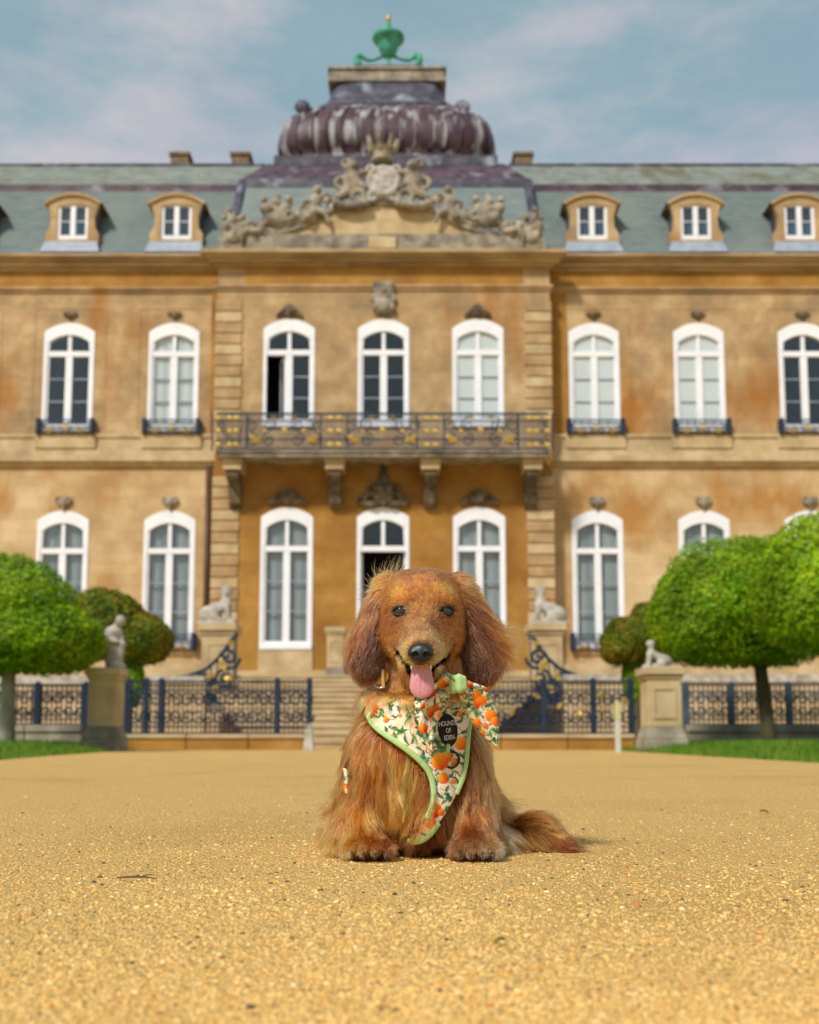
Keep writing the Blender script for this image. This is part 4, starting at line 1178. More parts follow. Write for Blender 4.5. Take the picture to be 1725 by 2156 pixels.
tree('clipped_tree', (gx(1620, Yt), Yt, .08),
     [((-.47, 0, zb + .80 - .08), (1.14, 1.0, 1.02)), ((-.80, -.1, zb + .68 - .08), (.86, .85, .82)), ((.05, .1, zb + .82 - .08), (.86, .8, 1.06)), ((-.9, -.15, zb + .44 - .08), (.72, .7, .46))],
     56000, .055, 'leaf', 'round bright green clipped tree with a dark trunk, right of the dog', 12, .10, zb + .2, 'bark_dark', zb - .03, lean=(-.12, 0))
Yt = 13.0; zb = zf(1374, Yt)
tree('clipped_tree', (gx(1790, Yt), Yt, .08),
     [((-.15, 0, zb + .76 - .08), (.98, .9, .98)), ((-.30, -.1, zb + .52 - .08), (.80, .8, .64)), ((.3, 0, zb + .7 - .08), (.9, .8, .98))],
     44000, .055, 'leaf_lime', 'bright green clipped tree cut off by the right edge of the picture', 13, .10, zb + .2, 'bark_dark', zb - .02)
Yt = 20.0; zb = zf(1390, Yt)
tree('clipped_tree', (gx(262, Yt), Yt, 0),
     [((-.35, 0, zb + .62), (.82, .7, .66)), ((.25, 0, zb + .38), (.62, .6, .50)), ((-.55, 0, zb + .9), (.5, .5, .45)), ((.42, 0, zb + .3), (.40, .5, .42))],
     26000, .075, 'leaf_olive', 'olive-brown clipped tree behind the crouching figure statue', 14, .14, zb + .2, 'bark_dark', zb - .02, low=[((.12, 0, zb - .35), (.22, .22, .55))])
Yt = 20.5; zb = zf(1396, Yt)
tree('clipped_tree', (gx(1345, Yt), Yt, 0),
     [((-.05, 0, zb + .42), (.66, .6, .50)), ((.35, 0, zb + .6), (.6, .6, .6)), ((-.35, 0, zb + .25), (.35, .5, .30))],
     22000, .075, 'leaf_olive', 'olive-brown clipped tree peeping out behind the small sphinx', 15, .14, zb + .2, 'bark_dark', zb - .02, low=[((-.08, 0, zb - .3), (.22, .22, .5))])
# ------------------------------------------------------------------ loose gravel around the dog
def gravel():
    r = np.random.default_rng(3)
    def stones(n, r0, r1, pw, ico, v0, v1):
        bm = bmesh.new()
        if ico: bmesh.ops.create_icosphere(bm, subdivisions=1, radius=1)
        else:
            vs = [bm.verts.new(p) for p in ((1, 0, 0), (-1, 0, 0), (0, 1, 0), (0, -1, 0), (0, 0, 1), (0, 0, -1))]
            for f in ((0, 2, 4), (2, 1, 4), (1, 3, 4), (3, 0, 4), (2, 0, 5), (1, 2, 5), (3, 1, 5), (0, 3, 5)): bm.faces.new([vs[i] for i in f])
        bm.verts.index_update()
        base = np.array([v.co for v in bm.verts]); faces = np.array([[v.index for v in f.verts] for f in bm.faces]); bm.free()
        y = CAMH * FPX / (v0 + (v1 - v0) * r.random(n))
        x = (r.random(n) * 2 - 1) * (.40 * y + .03)
        R = r0 + (r1 - r0) * r.random(n) ** pw
        sc = R[:, None] * np.stack([.8 + .5 * r.random(n), .8 + .5 * r.random(n), .45 + .3 * r.random(n)], 1)
        P = np.stack([x, y, sc[:, 2] * (r.random(n) * .7 - .45)], 1)
        a = r.random(n) * 6.283; c, s_ = np.cos(a)[:, None], np.sin(a)[:, None]
        B = base[None] * (1 + .26 * r.normal(size=(n, len(base), 1)).clip(-1.4, 1.4)) * sc[:, None]
        V = np.stack([B[..., 0] * c - B[..., 1] * s_, B[..., 0] * s_ + B[..., 1] * c, B[..., 2]], -1) + P[:, None]
        F = (faces[None] + (np.arange(n) * len(base))[:, None, None]).reshape(-1, 3)
        return V.reshape(-1, 3), F, n, len(base)
    sets = [stones(110000, .0006, .0015, 1.6, False, 45, 620), stones(15000, .0010, .0024, 2.6, True, 40, 620), stones(2600, .0014, .0034, 2.4, True, 25, 360)]
    pal = np.array([srgb(230, 188, 114), srgb(236, 202, 136), srgb(216, 168, 92), srgb(198, 150, 84), srgb(232, 208, 160), srgb(150, 114, 78), srgb(84, 74, 70), srgb(200, 126, 62)])
    Vs, Fs, Cs, off = [], [], [], 0
    for (V, F, n, nb_), pr in zip(sets, ([.42, .20, .24, .10, .01, .02, .006, .01], [.34, .16, .22, .14, .02, .07, .03, .03], [.22, .16, .16, .14, .08, .10, .10, .04])):
        pr = np.array(pr); w = r.choice(len(pal), n, p=pr / pr.sum())
        cen_ = V.reshape(n, nb_, 3).mean(1); pt_ = .86 + .30 * (.6 * vnoise(cen_ * np.array([1, 1, 0]), 5.5, 2) + .4 * vnoise(cen_ * np.array([1, 1, 0]), 17, 3))[:, None]
        Cs.append(np.repeat(pal[w] * pt_ * (.92 + .24 * r.random((n, 1))), nb_, 0)); Vs.append(V); Fs.append(F + off); off += len(V)
    m = material('gravel_stone', [(1, 1, 1)], rough=.95, attr='paint', spec=.12)
    o = link('gravel', np_mesh('gravel', np.concatenate(Vs), np.concatenate(Fs), m, False, np.concatenate(Cs)))
    return tag(o, 'loose golden gravel stones scattered over the path round the dog', 'gravel', kind='stuff')
gravel()

# a twig and a few dry leaf scraps lying on the gravel
def on_ground(u, v):
    Y = CAMH * FPX / (v - 1560)
    return ((u - PU) * Y / FPX, Y)
twig_mat = material('dry_twig', [(.10, .06, .03), (.18, .11, .05)], scale=200, rough=.9)
x, y = on_ground(300, 1848)
tw = empty('twig', (x, y, 0), 'thin dry twig lying on the gravel left of the dog', 'twig')
MB().tube([(-.022, .004, .003), (-.008, -.001, .0048), (.006, .002, .0042), (.022, -.003, .003)], [.0008, .0012, .0011, .0006], 7).build('stem', twig_mat, tw)
MB().tube([(.004, .002, .0044), (.011, .008, .006), (.016, .011, .005)], [.0007, .0006, .0004], 6).build('side_shoot', twig_mat, tw)
leaf_mats = [material('dry_leaf', [(.20, .13, .04), (.30, .21, .07)], scale=150, rough=.8), material('green_scrap', [(.13, .14, .03), (.20, .20, .05)], scale=150, rough=.8)]
def scrap(u, v, size, rz, m, label):
    x, y = on_ground(u, v)
    V, F = [], []
    n = 9
    for i in range(n + 1):
        t = i / n; w = .42 * math.sin(math.pi * t) ** .8 + .01
        for k in (-1, 0, 1): V.append(((t - .5) * size, k * w * size * .5, .0025 + abs(k) * size * .16 + size * .18 * math.sin(t * 2.6)))
    for i in range(n):
        for k in (0, 1): F.append((3 * i + k, 3 * i + 3 + k, 3 * i + 4 + k, 3 * i + 1 + k))
    o = MB().add(V, F).build('leaf_scrap', m, None, True, loc=(x, y, 0), rot=(0, 0, rz))
    md = o.modifiers.new('thickness', 'SOLIDIFY'); md.thickness = .0005
    return tag(o, label, 'leaf')
scrap(1048, 1980, .012, .8, leaf_mats[1], 'small curled olive leaf on the gravel in front of the dog, lower right')
scrap(1600, 1712, .020, 2.2, leaf_mats[0], 'brown dry leaf on the gravel far right of the tail')
scrap(410, 1985, .008, 1.5, leaf_mats[0], 'tiny brown leaf scrap on the blurred gravel at lower left')
# ------------------------------------------------------------------ the dog
DGY = 1.4
def D(u, v, y=0.0):
    x, z = at(u, v, DGY + y)
    return (x, y, z)
def project(P):
    """dog-space points -> layout coordinates used for the flow and colour tables"""
    Y = P[:, 1] + DGY; dz = P[:, 2] - CAMH
    w = Y * math.cos(PITCH) + dz * math.sin(PITCH)
    t = -Y * math.sin(PITCH) + dz * math.cos(PITCH)
    return PU + FPX * P[:, 0] / w, PV - FPX * t / w
def rotY(deg):
    a = math.radians(deg); c, s = math.cos(a), math.sin(a)
    return np.array([[c, 0, s], [0, 1, 0], [-s, 0, c]], np.float32)

dog = empty('dog', (0, DGY, 0), 'long-haired red-brown dachshund lying upright on the gravel with its tongue out', 'dog')

LIPS = (((831, 1352), (836, 1368), (846, 1388), (858, 1403), (872, 1408)), ((955, 1350), (948, 1368), (935, 1389), (918, 1403), (903, 1408)))
def lip_dist(P):
    d = None
    for pts in LIPS:
        for i, (a, b) in enumerate(zip(pts[:-1], pts[1:])):
            a, b = np.array(D(*a, -.07)), np.array(D(*b, -.07))
            Q = P.copy(); Q[..., 1] = -.07
            e = sd_cone(Q, a, b, .0011 + .0003 * i, .0011 + .0003 * (i + 1))
            d = e if d is None else np.minimum(d, e)
    return d + np.maximum(0, P[..., 1] + .012)
def ear_sdf(P):      # flat leaves hanging beside the head
    d = None
    for c, r, a in ((D(821, 1244, -.004), (.0160, .012, .022), 34), (D(793, 1312, -.018), (.0195, .0095, .055), 15), (D(774, 1378, -.018), (.0225, .0095, .036), 5),
                    (D(961, 1244, -.004), (.0190, .012, .022), -42), (D(994, 1314, -.018), (.0215, .0095, .055), -19), (D(1017, 1385, -.018), (.0255, .0095, .036), -3)):
        e = sd_ell(P, c, r, rotY(a))
        d = e if d is None else smin(d, e, .012)
    return d
def dog_sdf(P):
    d = sd_ell(P, D(889, 1280, .0), (.0445, .056, .041))
    for u in (861, 917): d = smin(d, sd_ell(P, D(u, 1245, .004), (.025, .036, .022)), .02)
    d = smin(d, sd_ell(P, D(889, 1272, -.034), (.039, .030, .030)), .03)
    d = smin(d, sd_cone(P, D(888, 1312, -.040), D(886, 1366, -.102), .0295, .0172), .034)
    for u in (867, 906): d = smin(d, sd_ell(P, D(u + (2 if u < 880 else -2), 1385, -.086), (.0138, .026, .0150)), .014)
    for a, b in (((848, 1346, -.030), (871, 1382, -.080)), ((928, 1346, -.030), (903, 1382, -.080))): d = smin(d, sd_cone(P, D(*a), D(*b), .0210, .0135), .016)
    for u, s in ((838, -1), (941, 1)):
        d = smin(d, sd_ell(P, D(u + (6 if s < 0 else -6), 1326, -.012), (.023, .040, .030)), .025)
        d = smin(d, sd_ell(P, D(889 + s * 35, 1262, -.050), (.015, .012, .0085)), .014)
    d = smin(d, sd_cone(P, D(887, 1392, -.020), D(887, 1424, -.076), .029, .0135), .012)
    # neck, chest, trunk
    d = smin(d, sd_cone(P, D(888, 1320, .032), D(882, 1480, .050), .050, .066), .03)
    d = smin(d, sd_ell(P, D(874, 1600, .050), (.064, .072, .103)), .03)
    d = smin(d, sd_ell(P, D(880, 1545, -.004), (.046, .034, .060)), .03)
    d = smin(d, sd_ell(P, D(890, 1700, .004), (.040, .038, .050)), .03)
    d = smin(d, sd_cone(P, D(873, 1585, .10), (.02, .34, .086), .062, .064), .04)
    # forelegs
    for us, ue, uw, up, sx in ((781, 760, 766, 778, 1), (974, 994, 1001, 1003, -1)):
        d = smin(d, sd_ell(P, D(us, 1625, .035), (.029, .044, .062)), .025)
        d = smin(d, sd_cone(P, D(us - 4 * sx, 1655, .030), D(ue, 1735, .012), .028, .024), .018)
        d = smin(d, sd_cone(P, D(ue, 1738, .010), D(uw, 1772, -.014), .025, .020), .014)
        d = smin(d, sd_ell(P, D(up, 1787, -.026), (.0245, .030, .0125)), .010)
        for k, du in enumerate((-36, -13, 12, 35)):
            d = smin(d, sd_ell(P, D(up + du, 1787 + 2 * abs(k - 1.5), -.050 + .006 * abs(k - 1.5)), (.0086, .0150, .0096)), .0018)
    # hind legs and tail
    d = smin(d, sd_ell(P, D(765, 1726, .15), (.040, .085, .050)), .03)
    d = smin(d, sd_ell(P, D(982, 1722, .14), (.042, .085, .050)), .03)
    d = smin(d, sd_ell(P, D(1040, 1775, .075), (.024, .045, .018)), .02)
    d = smin(d, sd_cone(P, (.06, .30, .045), D(1078, 1764, .12), .022, .022), .02)
    d = smin(d, sd_cone(P, D(1078, 1764, .12), D(1130, 1756, .085), .022, .021), .01)
    d = smin(d, sd_cone(P, D(1130, 1756, .085), D(1184, 1776, .065), .021, .009), .01)
    # mouth: lip line and opening
    d = np.maximum(d, -np.maximum(lip_dist(P), -(d + .0065)))
    d = np.maximum(d, -sd_ell(P, D(887, 1412, -.092), (.0185, .028, .0070)))
    d = smin(d, ear_sdf(P), .007)
    return np.maximum(d, .0015 - P[..., 2])

HS = .0026
LO, HI = (-.16, -.15, -.006), (.245, .43, .40)
GP = grid_points(LO, HI, HS)
DF = dog_sdf(GP).astype(np.float32)
del GP
DV, DQ = surface_nets(DF, LO, HS)
def samp(G, P):
    q = (P - np.asarray(LO)) / HS
    q = np.clip(q, 0, np.array(G.shape[:3]) - 1.001)
    i = q.astype(np.int32); f = (q - i).astype(np.float32)
    r = 0
    for a in (0, 1):
        for b in (0, 1):
            for c in (0, 1):
                w = (f[:, 0] if a else 1 - f[:, 0]) * (f[:, 1] if b else 1 - f[:, 1]) * (f[:, 2] if c else 1 - f[:, 2])
                g_ = G[i[:, 0] + a, i[:, 1] + b, i[:, 2] + c]
                r = r + (w if g_.ndim == 1 else w[:, None]) * g_
    return r
DG = np.stack(np.gradient(DF, HS), -1).astype(np.float32)
DG /= np.linalg.norm(DG, axis=-1, keepdims=True) + 1e-6
def front_y(x, z, off=0.0, fallback=.03):
    """y of the first body surface met from the front at each x,z"""
    x = np.atleast_1d(np.asarray(x, np.float32)); z = np.atleast_1d(np.asarray(z, np.float32))
    res = np.full(len(x), np.nan, np.float32)
    for y in np.arange(-.148, .2, .0013):
        m = np.isnan(res)
        if not m.any(): break
        s = samp(DF, np.stack([x[m], np.full(m.sum(), y), z[m]], 1))
        hit = np.where(m)[0][s < off]
        res[hit] = y
    return np.where(np.isnan(res), fallback, res)

# --- coat tables: position, flow, length, lift, colour
def lin(c): return np.array(srgb(*c))
TAN, ORG, PALE, DK, GOLD = (172, 106, 52), (204, 120, 48), (206, 156, 100), (72, 46, 36), (198, 132, 66)
AN_HEAD, AN_EAR, AN_BODY = [
    # u, v, y, du, dv, dy, length, lift, colour
    (886, 1345, -.09, 0, -1, .61, 0.0040, 0.13, (172, 124, 80)), (886, 1310, -.065, 0, -1, .6, 0.0048, 0.13, (160, 108, 64)),
    (866, 1372, -.09, -1, -.2, .7, 0.0048, 0.12, (196, 144, 88)), (907, 1372, -.09, 1, -.2, .7, 0.0048, 0.12, (206, 156, 100)),
    (850, 1350, -.05, -1, .2, .6, 0.0064, 0.12, (170, 106, 54)), (924, 1350, -.05, 1, .2, .6, 0.0064, 0.12, (172, 112, 60)),
    (843, 1308, -.05, -.7, .8, .3, 0.0048, 0.09, (166, 100, 48)), (937, 1308, -.05, .7, .8, .3, 0.0048, 0.09, (160, 100, 52)), (864, 1298, -.06, -.2, .9, .2, .004, .1, (104, 66, 40)), (917, 1298, -.06, .2, .9, .2, .004, .1, (110, 70, 42)), (887, 1300, -.068, 0, -1, .5, .005, .14, (186, 128, 74)), (818, 1280, -.04, -1, .1, .4, 0.0048, 0.07, (160, 92, 42)), (962, 1280, -.04, 1, .1, .4, 0.0048, 0.07, (152, 90, 42)),
    (832, 1302, -.045, -.7, .7, .3, .006, .12, (108, 74, 50)), (872, 1340, -.08, -.4, -.6, .6, .005, .12, (120, 88, 64)), (905, 1322, -.07, .3, -.8, .6, .005, .12, (128, 88, 58)), (889, 1232, -.03, 0, -.8, .6, .009, .16, (112, 70, 42)), (908, 1240, -.035, .2, -.9, .6, .009, .16, (118, 74, 44)), (866, 1238, -.035, -.2, -.9, .6, .009, .16, (164, 100, 50)),
    (887, 1280, -.06, 0, -1, .4, 0.0056, 0.15, (176, 114, 62)), (889, 1248, -.05, 0, -1, .5, 0.0072, 0.15, (168, 100, 48)),
    (852, 1262, -.05, -.5, -1, .3, 0.0064, 0.21, ORG), (925, 1262, -.05, .5, -1, .3, 0.0064, 0.21, ORG),
    (889, 1215, -.01, 0, -.5, 1, 0.0104, 0.18, (138, 84, 46)), (850, 1222, -.01, -.6, -.5, .8, 0.0104, 0.18, (160, 96, 48)), (930, 1222, -.01, .6, -.5, .8, 0.0104, 0.18, (150, 90, 46)),
    (822, 1290, -.03, -.8, .6, .6, 0.0080, 0.12, (168, 98, 44)), (957, 1290, -.03, .8, .6, .6, 0.0080, 0.12, (158, 94, 44)),
    (826, 1335, -.03, -.3, 1, .5, 0.0096, 0.15, (170, 102, 48)), (952, 1335, -.03, .3, 1, .5, 0.0096, 0.15, (158, 94, 46)),
    (838, 1390, -.02, .1, 1, .2, 0.0128, 0.18, (150, 96, 52)), (935, 1395, -.02, -.1, 1, .2, 0.0128, 0.18, (140, 88, 48)),
    (887, 1425, -.075, 0, 1, .3, 0.0080, 0.18, (130, 84, 50)), (860, 1430, -.04, -.1, 1, .1, 0.0144, 0.18, (150, 98, 56)), (915, 1430, -.04, .1, 1, .1, 0.0144, 0.18, (142, 92, 52)),
], [
    # ears
    (822, 1218, .01, -.8, -.5, .1, .014, .35, (170, 106, 52)), (806, 1240, 0, -.9, .6, 0, .020, .26, (168, 104, 50)), (962, 1218, .01, .9, -.3, .1, .014, .32, (160, 98, 48)), (980, 1240, 0, .9, .6, 0, .020, .24, (154, 94, 46)),
    (806, 1285, -.01, -.3, 1, 0, .026, .14, (104, 64, 40)), (776, 1290, 0, -.5, 1, 0, .034, .24, (160, 96, 44)), (758, 1345, .0, -.35, 1, 0, .030, .28, (150, 82, 36)),
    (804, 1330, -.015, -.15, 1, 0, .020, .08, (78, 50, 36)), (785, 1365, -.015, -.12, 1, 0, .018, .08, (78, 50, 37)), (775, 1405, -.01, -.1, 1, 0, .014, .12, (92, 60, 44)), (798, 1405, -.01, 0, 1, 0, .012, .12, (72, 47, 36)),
    (982, 1285, -.01, .35, 1, 0, .028, .14, (104, 65, 40)), (1012, 1280, 0, .7, 1, 0, .038, .24, (146, 88, 42)), (1026, 1318, 0, 1.0, .55, 0, .056, .42, (168, 98, 42)), (1034, 1350, 0, 1.0, .5, 0, .050, .46, (160, 90, 38)),
    (982, 1330, -.015, .12, 1, 0, .020, .08, (74, 48, 35)), (1005, 1355, -.015, .15, 1, 0, .020, .08, (84, 54, 38)), (1000, 1405, -.012, 0, 1, 0, .014, .12, (82, 54, 40)), (1028, 1405, -.01, .1, 1, 0, .016, .14, (100, 66, 48)),
], [
    # throat, neck, chest
    (850, 1450, -.01, -.3, 1, 0, .044, .32, (160, 108, 62)), (905, 1450, -.01, .1, 1, 0, .040, .32, (150, 102, 60)), (810, 1470, .02, -.25, 1, 0, .042, .35, (158, 104, 58)), (965, 1470, .02, .2, 1, 0, .036, .3, (140, 92, 54)),
    (800, 1530, .02, -.1, 1, 0, .040, .3, (150, 92, 46)), (748, 1545, .05, -.1, 1, .1, .036, .25, (158, 94, 44)), (738, 1600, .05, -.15, 1, .1, .042, .28, (164, 98, 46)),
    (800, 1590, .0, .05, 1, 0, .050, .3, (190, 106, 42)), (840, 1640, -.02, -.05, 1, -.05, .046, .30, (196, 114, 48)), (785, 1640, .0, -.05, 1, 0, .052, .32, (180, 102, 42)), (820, 1690, -.02, .03, 1, -.05, .046, .30, (178, 102, 42)), (862, 1690, -.03, -.25, 1, -.1, .036, .24, (184, 108, 48)),
    (860, 1745, -.02, -.35, 1, 0, .028, .25, (150, 98, 56)), (905, 1765, -.01, .0, 1, 0, .02, .2, (52, 34, 26)), (925, 1770, .0, .0, 1, 0, .02, .2, (48, 32, 25)), (850, 1775, .0, .0, 1, 0, .02, .2, (60, 40, 30)),  # last three: dark shadow between the legs put into the fur colour
    (720, 1660, .06, -.4, 1, .1, .048, .34, (168, 102, 48)), (705, 1700, .05, -.7, 1, 0, .055, .42, (190, 110, 44)), (700, 1745, .03, -.8, .9, 0, .055, .45, (196, 118, 50)), (715, 1775, .01, -.6, .8, -.1, .04, .4, (196, 140, 82)),
    (765, 1738, -.02, .1, 1, -.25, .042, .26, (158, 98, 50)), (800, 1745, -.02, .3, 1, -.1, .03, .3, (140, 86, 46)), (752, 1775, -.05, -.2, .6, -.8, .007, .2, (190, 138, 88)), (790, 1775, -.05, .1, .5, -.8, .007, .2, (150, 100, 62)), (818, 1785, -.04, .3, .6, -.6, .007, .2, (128, 92, 68)),
    (990, 1590, .02, .1, 1, 0, .044, .28, (142, 90, 50)), (965, 1640, .0, -.1, 1, 0, .048, .3, (150, 98, 58)), (1005, 1650, .03, .3, 1, 0, .048, .34, (150, 96, 54)), (940, 1700, -.01, -.1, 1, 0, .046, .3, (142, 92, 56)), (985, 1705, .0, .15, 1, 0, .046, .32, (138, 88, 50)),  # right side of the chest, its shade coloured into the fur
    (1030, 1690, .10, .8, .8, 0, .05, .4, (146, 92, 48)), (1050, 1730, .10, .9, .7, 0, .05, .42, (150, 96, 54)), (1045, 1765, .06, .8, .8, 0, .045, .38, (158, 112, 72)), (1062, 1785, .05, .8, .6, 0, .03, .35, (188, 152, 112)),
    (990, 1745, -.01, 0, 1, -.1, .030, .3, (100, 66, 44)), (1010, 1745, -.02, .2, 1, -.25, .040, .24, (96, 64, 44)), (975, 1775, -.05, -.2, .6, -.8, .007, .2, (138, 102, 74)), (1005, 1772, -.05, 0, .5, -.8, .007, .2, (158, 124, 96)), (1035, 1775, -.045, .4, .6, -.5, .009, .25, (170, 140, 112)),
    # tail
    (1085, 1750, .11, 1, .1, -.3, .034, .07, (150, 92, 46)), (1120, 1742, .09, 1, .35, -.2, .036, .07, (176, 110, 54)), (1110, 1775, .07, 1, .35, -.3, .034, .07, (164, 98, 46)), (1160, 1756, .075, 1, .6, -.1, .034, .06, (168, 104, 52)), (1188, 1775, .065, 1, .5, -.1, .034, .06, (84, 54, 36)),
    # rear body
    (870, 1480, .15, 0, .2, 1, .02, .25, TAN), (735, 1650, .20, -.2, .7, .8, .035, .3, TAN), (1030, 1650, .20, .3, .7, .8, .035, .3, TAN), (870, 1560, .35, 0, .6, .8, .03, .3, TAN),
]
AN = AN_HEAD + AN_EAR + AN_BODY
EARS = np.array([False] * len(AN_HEAD) + [True] * len(AN_EAR) + [False] * len(AN_BODY))
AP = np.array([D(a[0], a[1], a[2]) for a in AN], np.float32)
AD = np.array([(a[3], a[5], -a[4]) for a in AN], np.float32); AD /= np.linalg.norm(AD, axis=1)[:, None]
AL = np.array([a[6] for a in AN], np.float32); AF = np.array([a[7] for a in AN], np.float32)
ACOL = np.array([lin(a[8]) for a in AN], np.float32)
def coat(P, sig=.017):
    out_d = np.zeros((len(P), 3), np.float32); out_s = np.zeros((len(P), 2), np.float32); out_c = np.zeros((len(P), 3), np.float32)
    for s in range(0, len(P), 20000):
        p = P[s:s + 20000]
        q = p[:, None] - AP[None]; q[..., 1] *= .7
        d2 = (q ** 2).sum(-1)
        on_ear = (ear_sdf(p) < .0035)[:, None]
        d2 = np.where(on_ear == EARS[None], d2, d2 + 1.0)
        d2 -= d2.min(1, keepdims=True)
        w = np.exp(-d2 / (2 * sig * sig)) ; w /= w.sum(1, keepdims=True)
        out_d[s:s + 20000] = w @ AD; out_s[s:s + 20000, 0] = w @ AL; out_s[s:s + 20000, 1] = w @ AF
        w = w ** np.where(p[:, 2:3] > .235, 3.2, 1.6); w /= w.sum(1, keepdims=True)
        out_c[s:s + 20000] = w @ ACOL
    return out_d, out_s, out_c
EYES = ((845.0, 1286.5), (938.5, 1286.0))
def mottle(P, C):
    """merle-like darker flecks on face and back"""
    n = vnoise(P, 75, 3) * .6 + vnoise(P, 180, 4) * .4
    u, v = project(P)
    face = np.clip(1 - np.abs(u - 889) / 90, 0, 1) * np.clip((1405 - v) / 30, 0, 1)
    k = np.clip((n - .52) / .13, 0, 1) * face * .62
    return C * (1 - k[:, None]) + lin((66, 48, 40)) * k[:, None]

# harness outline in layout coordinates (from the close-up grid)
def zc(pts): return [(643.5 + .3568 * x, 1147.2 + .3568 * y) for x, y in pts]
HARN_L = zc([(382, 880), (368, 955), (366, 1005), (388, 1050), (440, 1098), (520, 1152), (600, 1208), (672, 1268), (722, 1326), (748, 1390), (756, 1455), (748, 1520), (722, 1590), (680, 1660), (630, 1720)])
HARN_B = zc([(600, 1742), (645, 1752), (690, 1742), (740, 1700), (785, 1636)])
HARN_R = zc([(835, 1562), (890, 1470), (930, 1375), (948, 1290), (958, 1190), (968, 1090), (985, 1010), (1000, 930)])
HARN_T = zc([(960, 880), (860, 870), (740, 880), (640, 890), (540, 900), (450, 890)])
HPOLY = np.array(HARN_L + HARN_B + HARN_R + HARN_T)
def in_poly(u, v, poly):
    ins = np.zeros(len(u), bool)
    for (x0, y0), (x1, y1) in zip(poly, np.roll(poly, -1, 0)):
        c = ((y0 > v) != (y1 > v)) & (u < (x1 - x0) * (v - y0) / (y1 - y0 + 1e-9) + x0)
        ins ^= c
    return ins

body_cols = coat(DV)[2]
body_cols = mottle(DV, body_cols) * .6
uu, vv = project(DV)
mouth = np.zeros(len(DV), np.float32)
mouth = np.maximum(mouth, lip_dist(DV) < .0006)
mouth = np.maximum(mouth, sd_ell(DV, D(887, 1412, -.092), (.0195, .030, .0082)) < .0006)
body_cols[mouth > 0] = (.010, .006, .005)
for eu, ev in EYES:                   # dark skin round the eyes
    q = ((uu - eu) / 20) ** 2 + ((vv - ev) / 14) ** 2
    k_ = np.clip((1.25 - q) / .5, 0, 1)[:, None] * (DV[:, 1:2] < -.02)
    body_cols = body_cols * (1 - k_) + np.array([.014, .009, .007]) * k_
skin_mat = material('dog_skin', [(1, 1, 1)], rough=.9, attr='paint', spec=.1)
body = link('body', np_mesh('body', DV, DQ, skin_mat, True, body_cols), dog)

# --- fur ------------------------------------------------------------------
fr = np.random.default_rng(77)
tri = np.concatenate([DQ[:, [0, 1, 2]], DQ[:, [0, 2, 3]]])
ta, tb, tcc = DV[tri[:, 0]], DV[tri[:, 1]], DV[tri[:, 2]]
area = np.linalg.norm(np.cross(tb - ta, tcc - ta), axis=1) * .5
cen = (ta + tb + tcc) / 3
cu, cv = project(cen)
dens = np.ones(len(cen))
dens[(cv < 1410) & (np.abs(cu - 889) < 82)] = 2.8          # short dense face coat
dens[cen[:, 1] > .13] = .35
dens[(cen[:, 0] > .115) & (cen[:, 2] < .09)] = 1.6         # tail
dens[cen[:, 2] < .004] = 0
dens[(cv > 1755) & (cen[:, 1] < .02)] = 1.8                # paws
def roots(n):
    pr = area * dens; pr /= pr.sum()
    t = fr.choice(len(tri), n, p=pr)
    a = fr.random((n, 1)); b = fr.random((n, 1)); s = np.sqrt(a)
    P = (1 - s) * ta[t] + s * (1 - b) * tb[t] + s * b * tcc[t]
    return P.astype(np.float32)
def keep_root(P):
    u, v = project(P)
    k = np.ones(len(P), bool)
    for eu, ev in EYES: k &= ~((((u - eu) / 17) ** 2 + ((v - ev) / 12) ** 2 < 1) & (P[:, 1] < -.02))
    k &= ~((((u - 886) / 25) ** 2 + ((v - 1375) / 23) ** 2 < 1) & (P[:, 1] < -.09))
    k &= ~((((u - 887) / 31) ** 2 + ((v - 1412) / 10) ** 2 < 1) & (P[:, 1] < -.05))
    k &= lip_dist(P) > .0006
    g_ = samp(DG, P)
    k &= ~(in_poly(u, v, HPOLY) & (P[:, 1] < .06) & (g_[:, 1] < .25) & (v > 1460))
    return k
K = 8
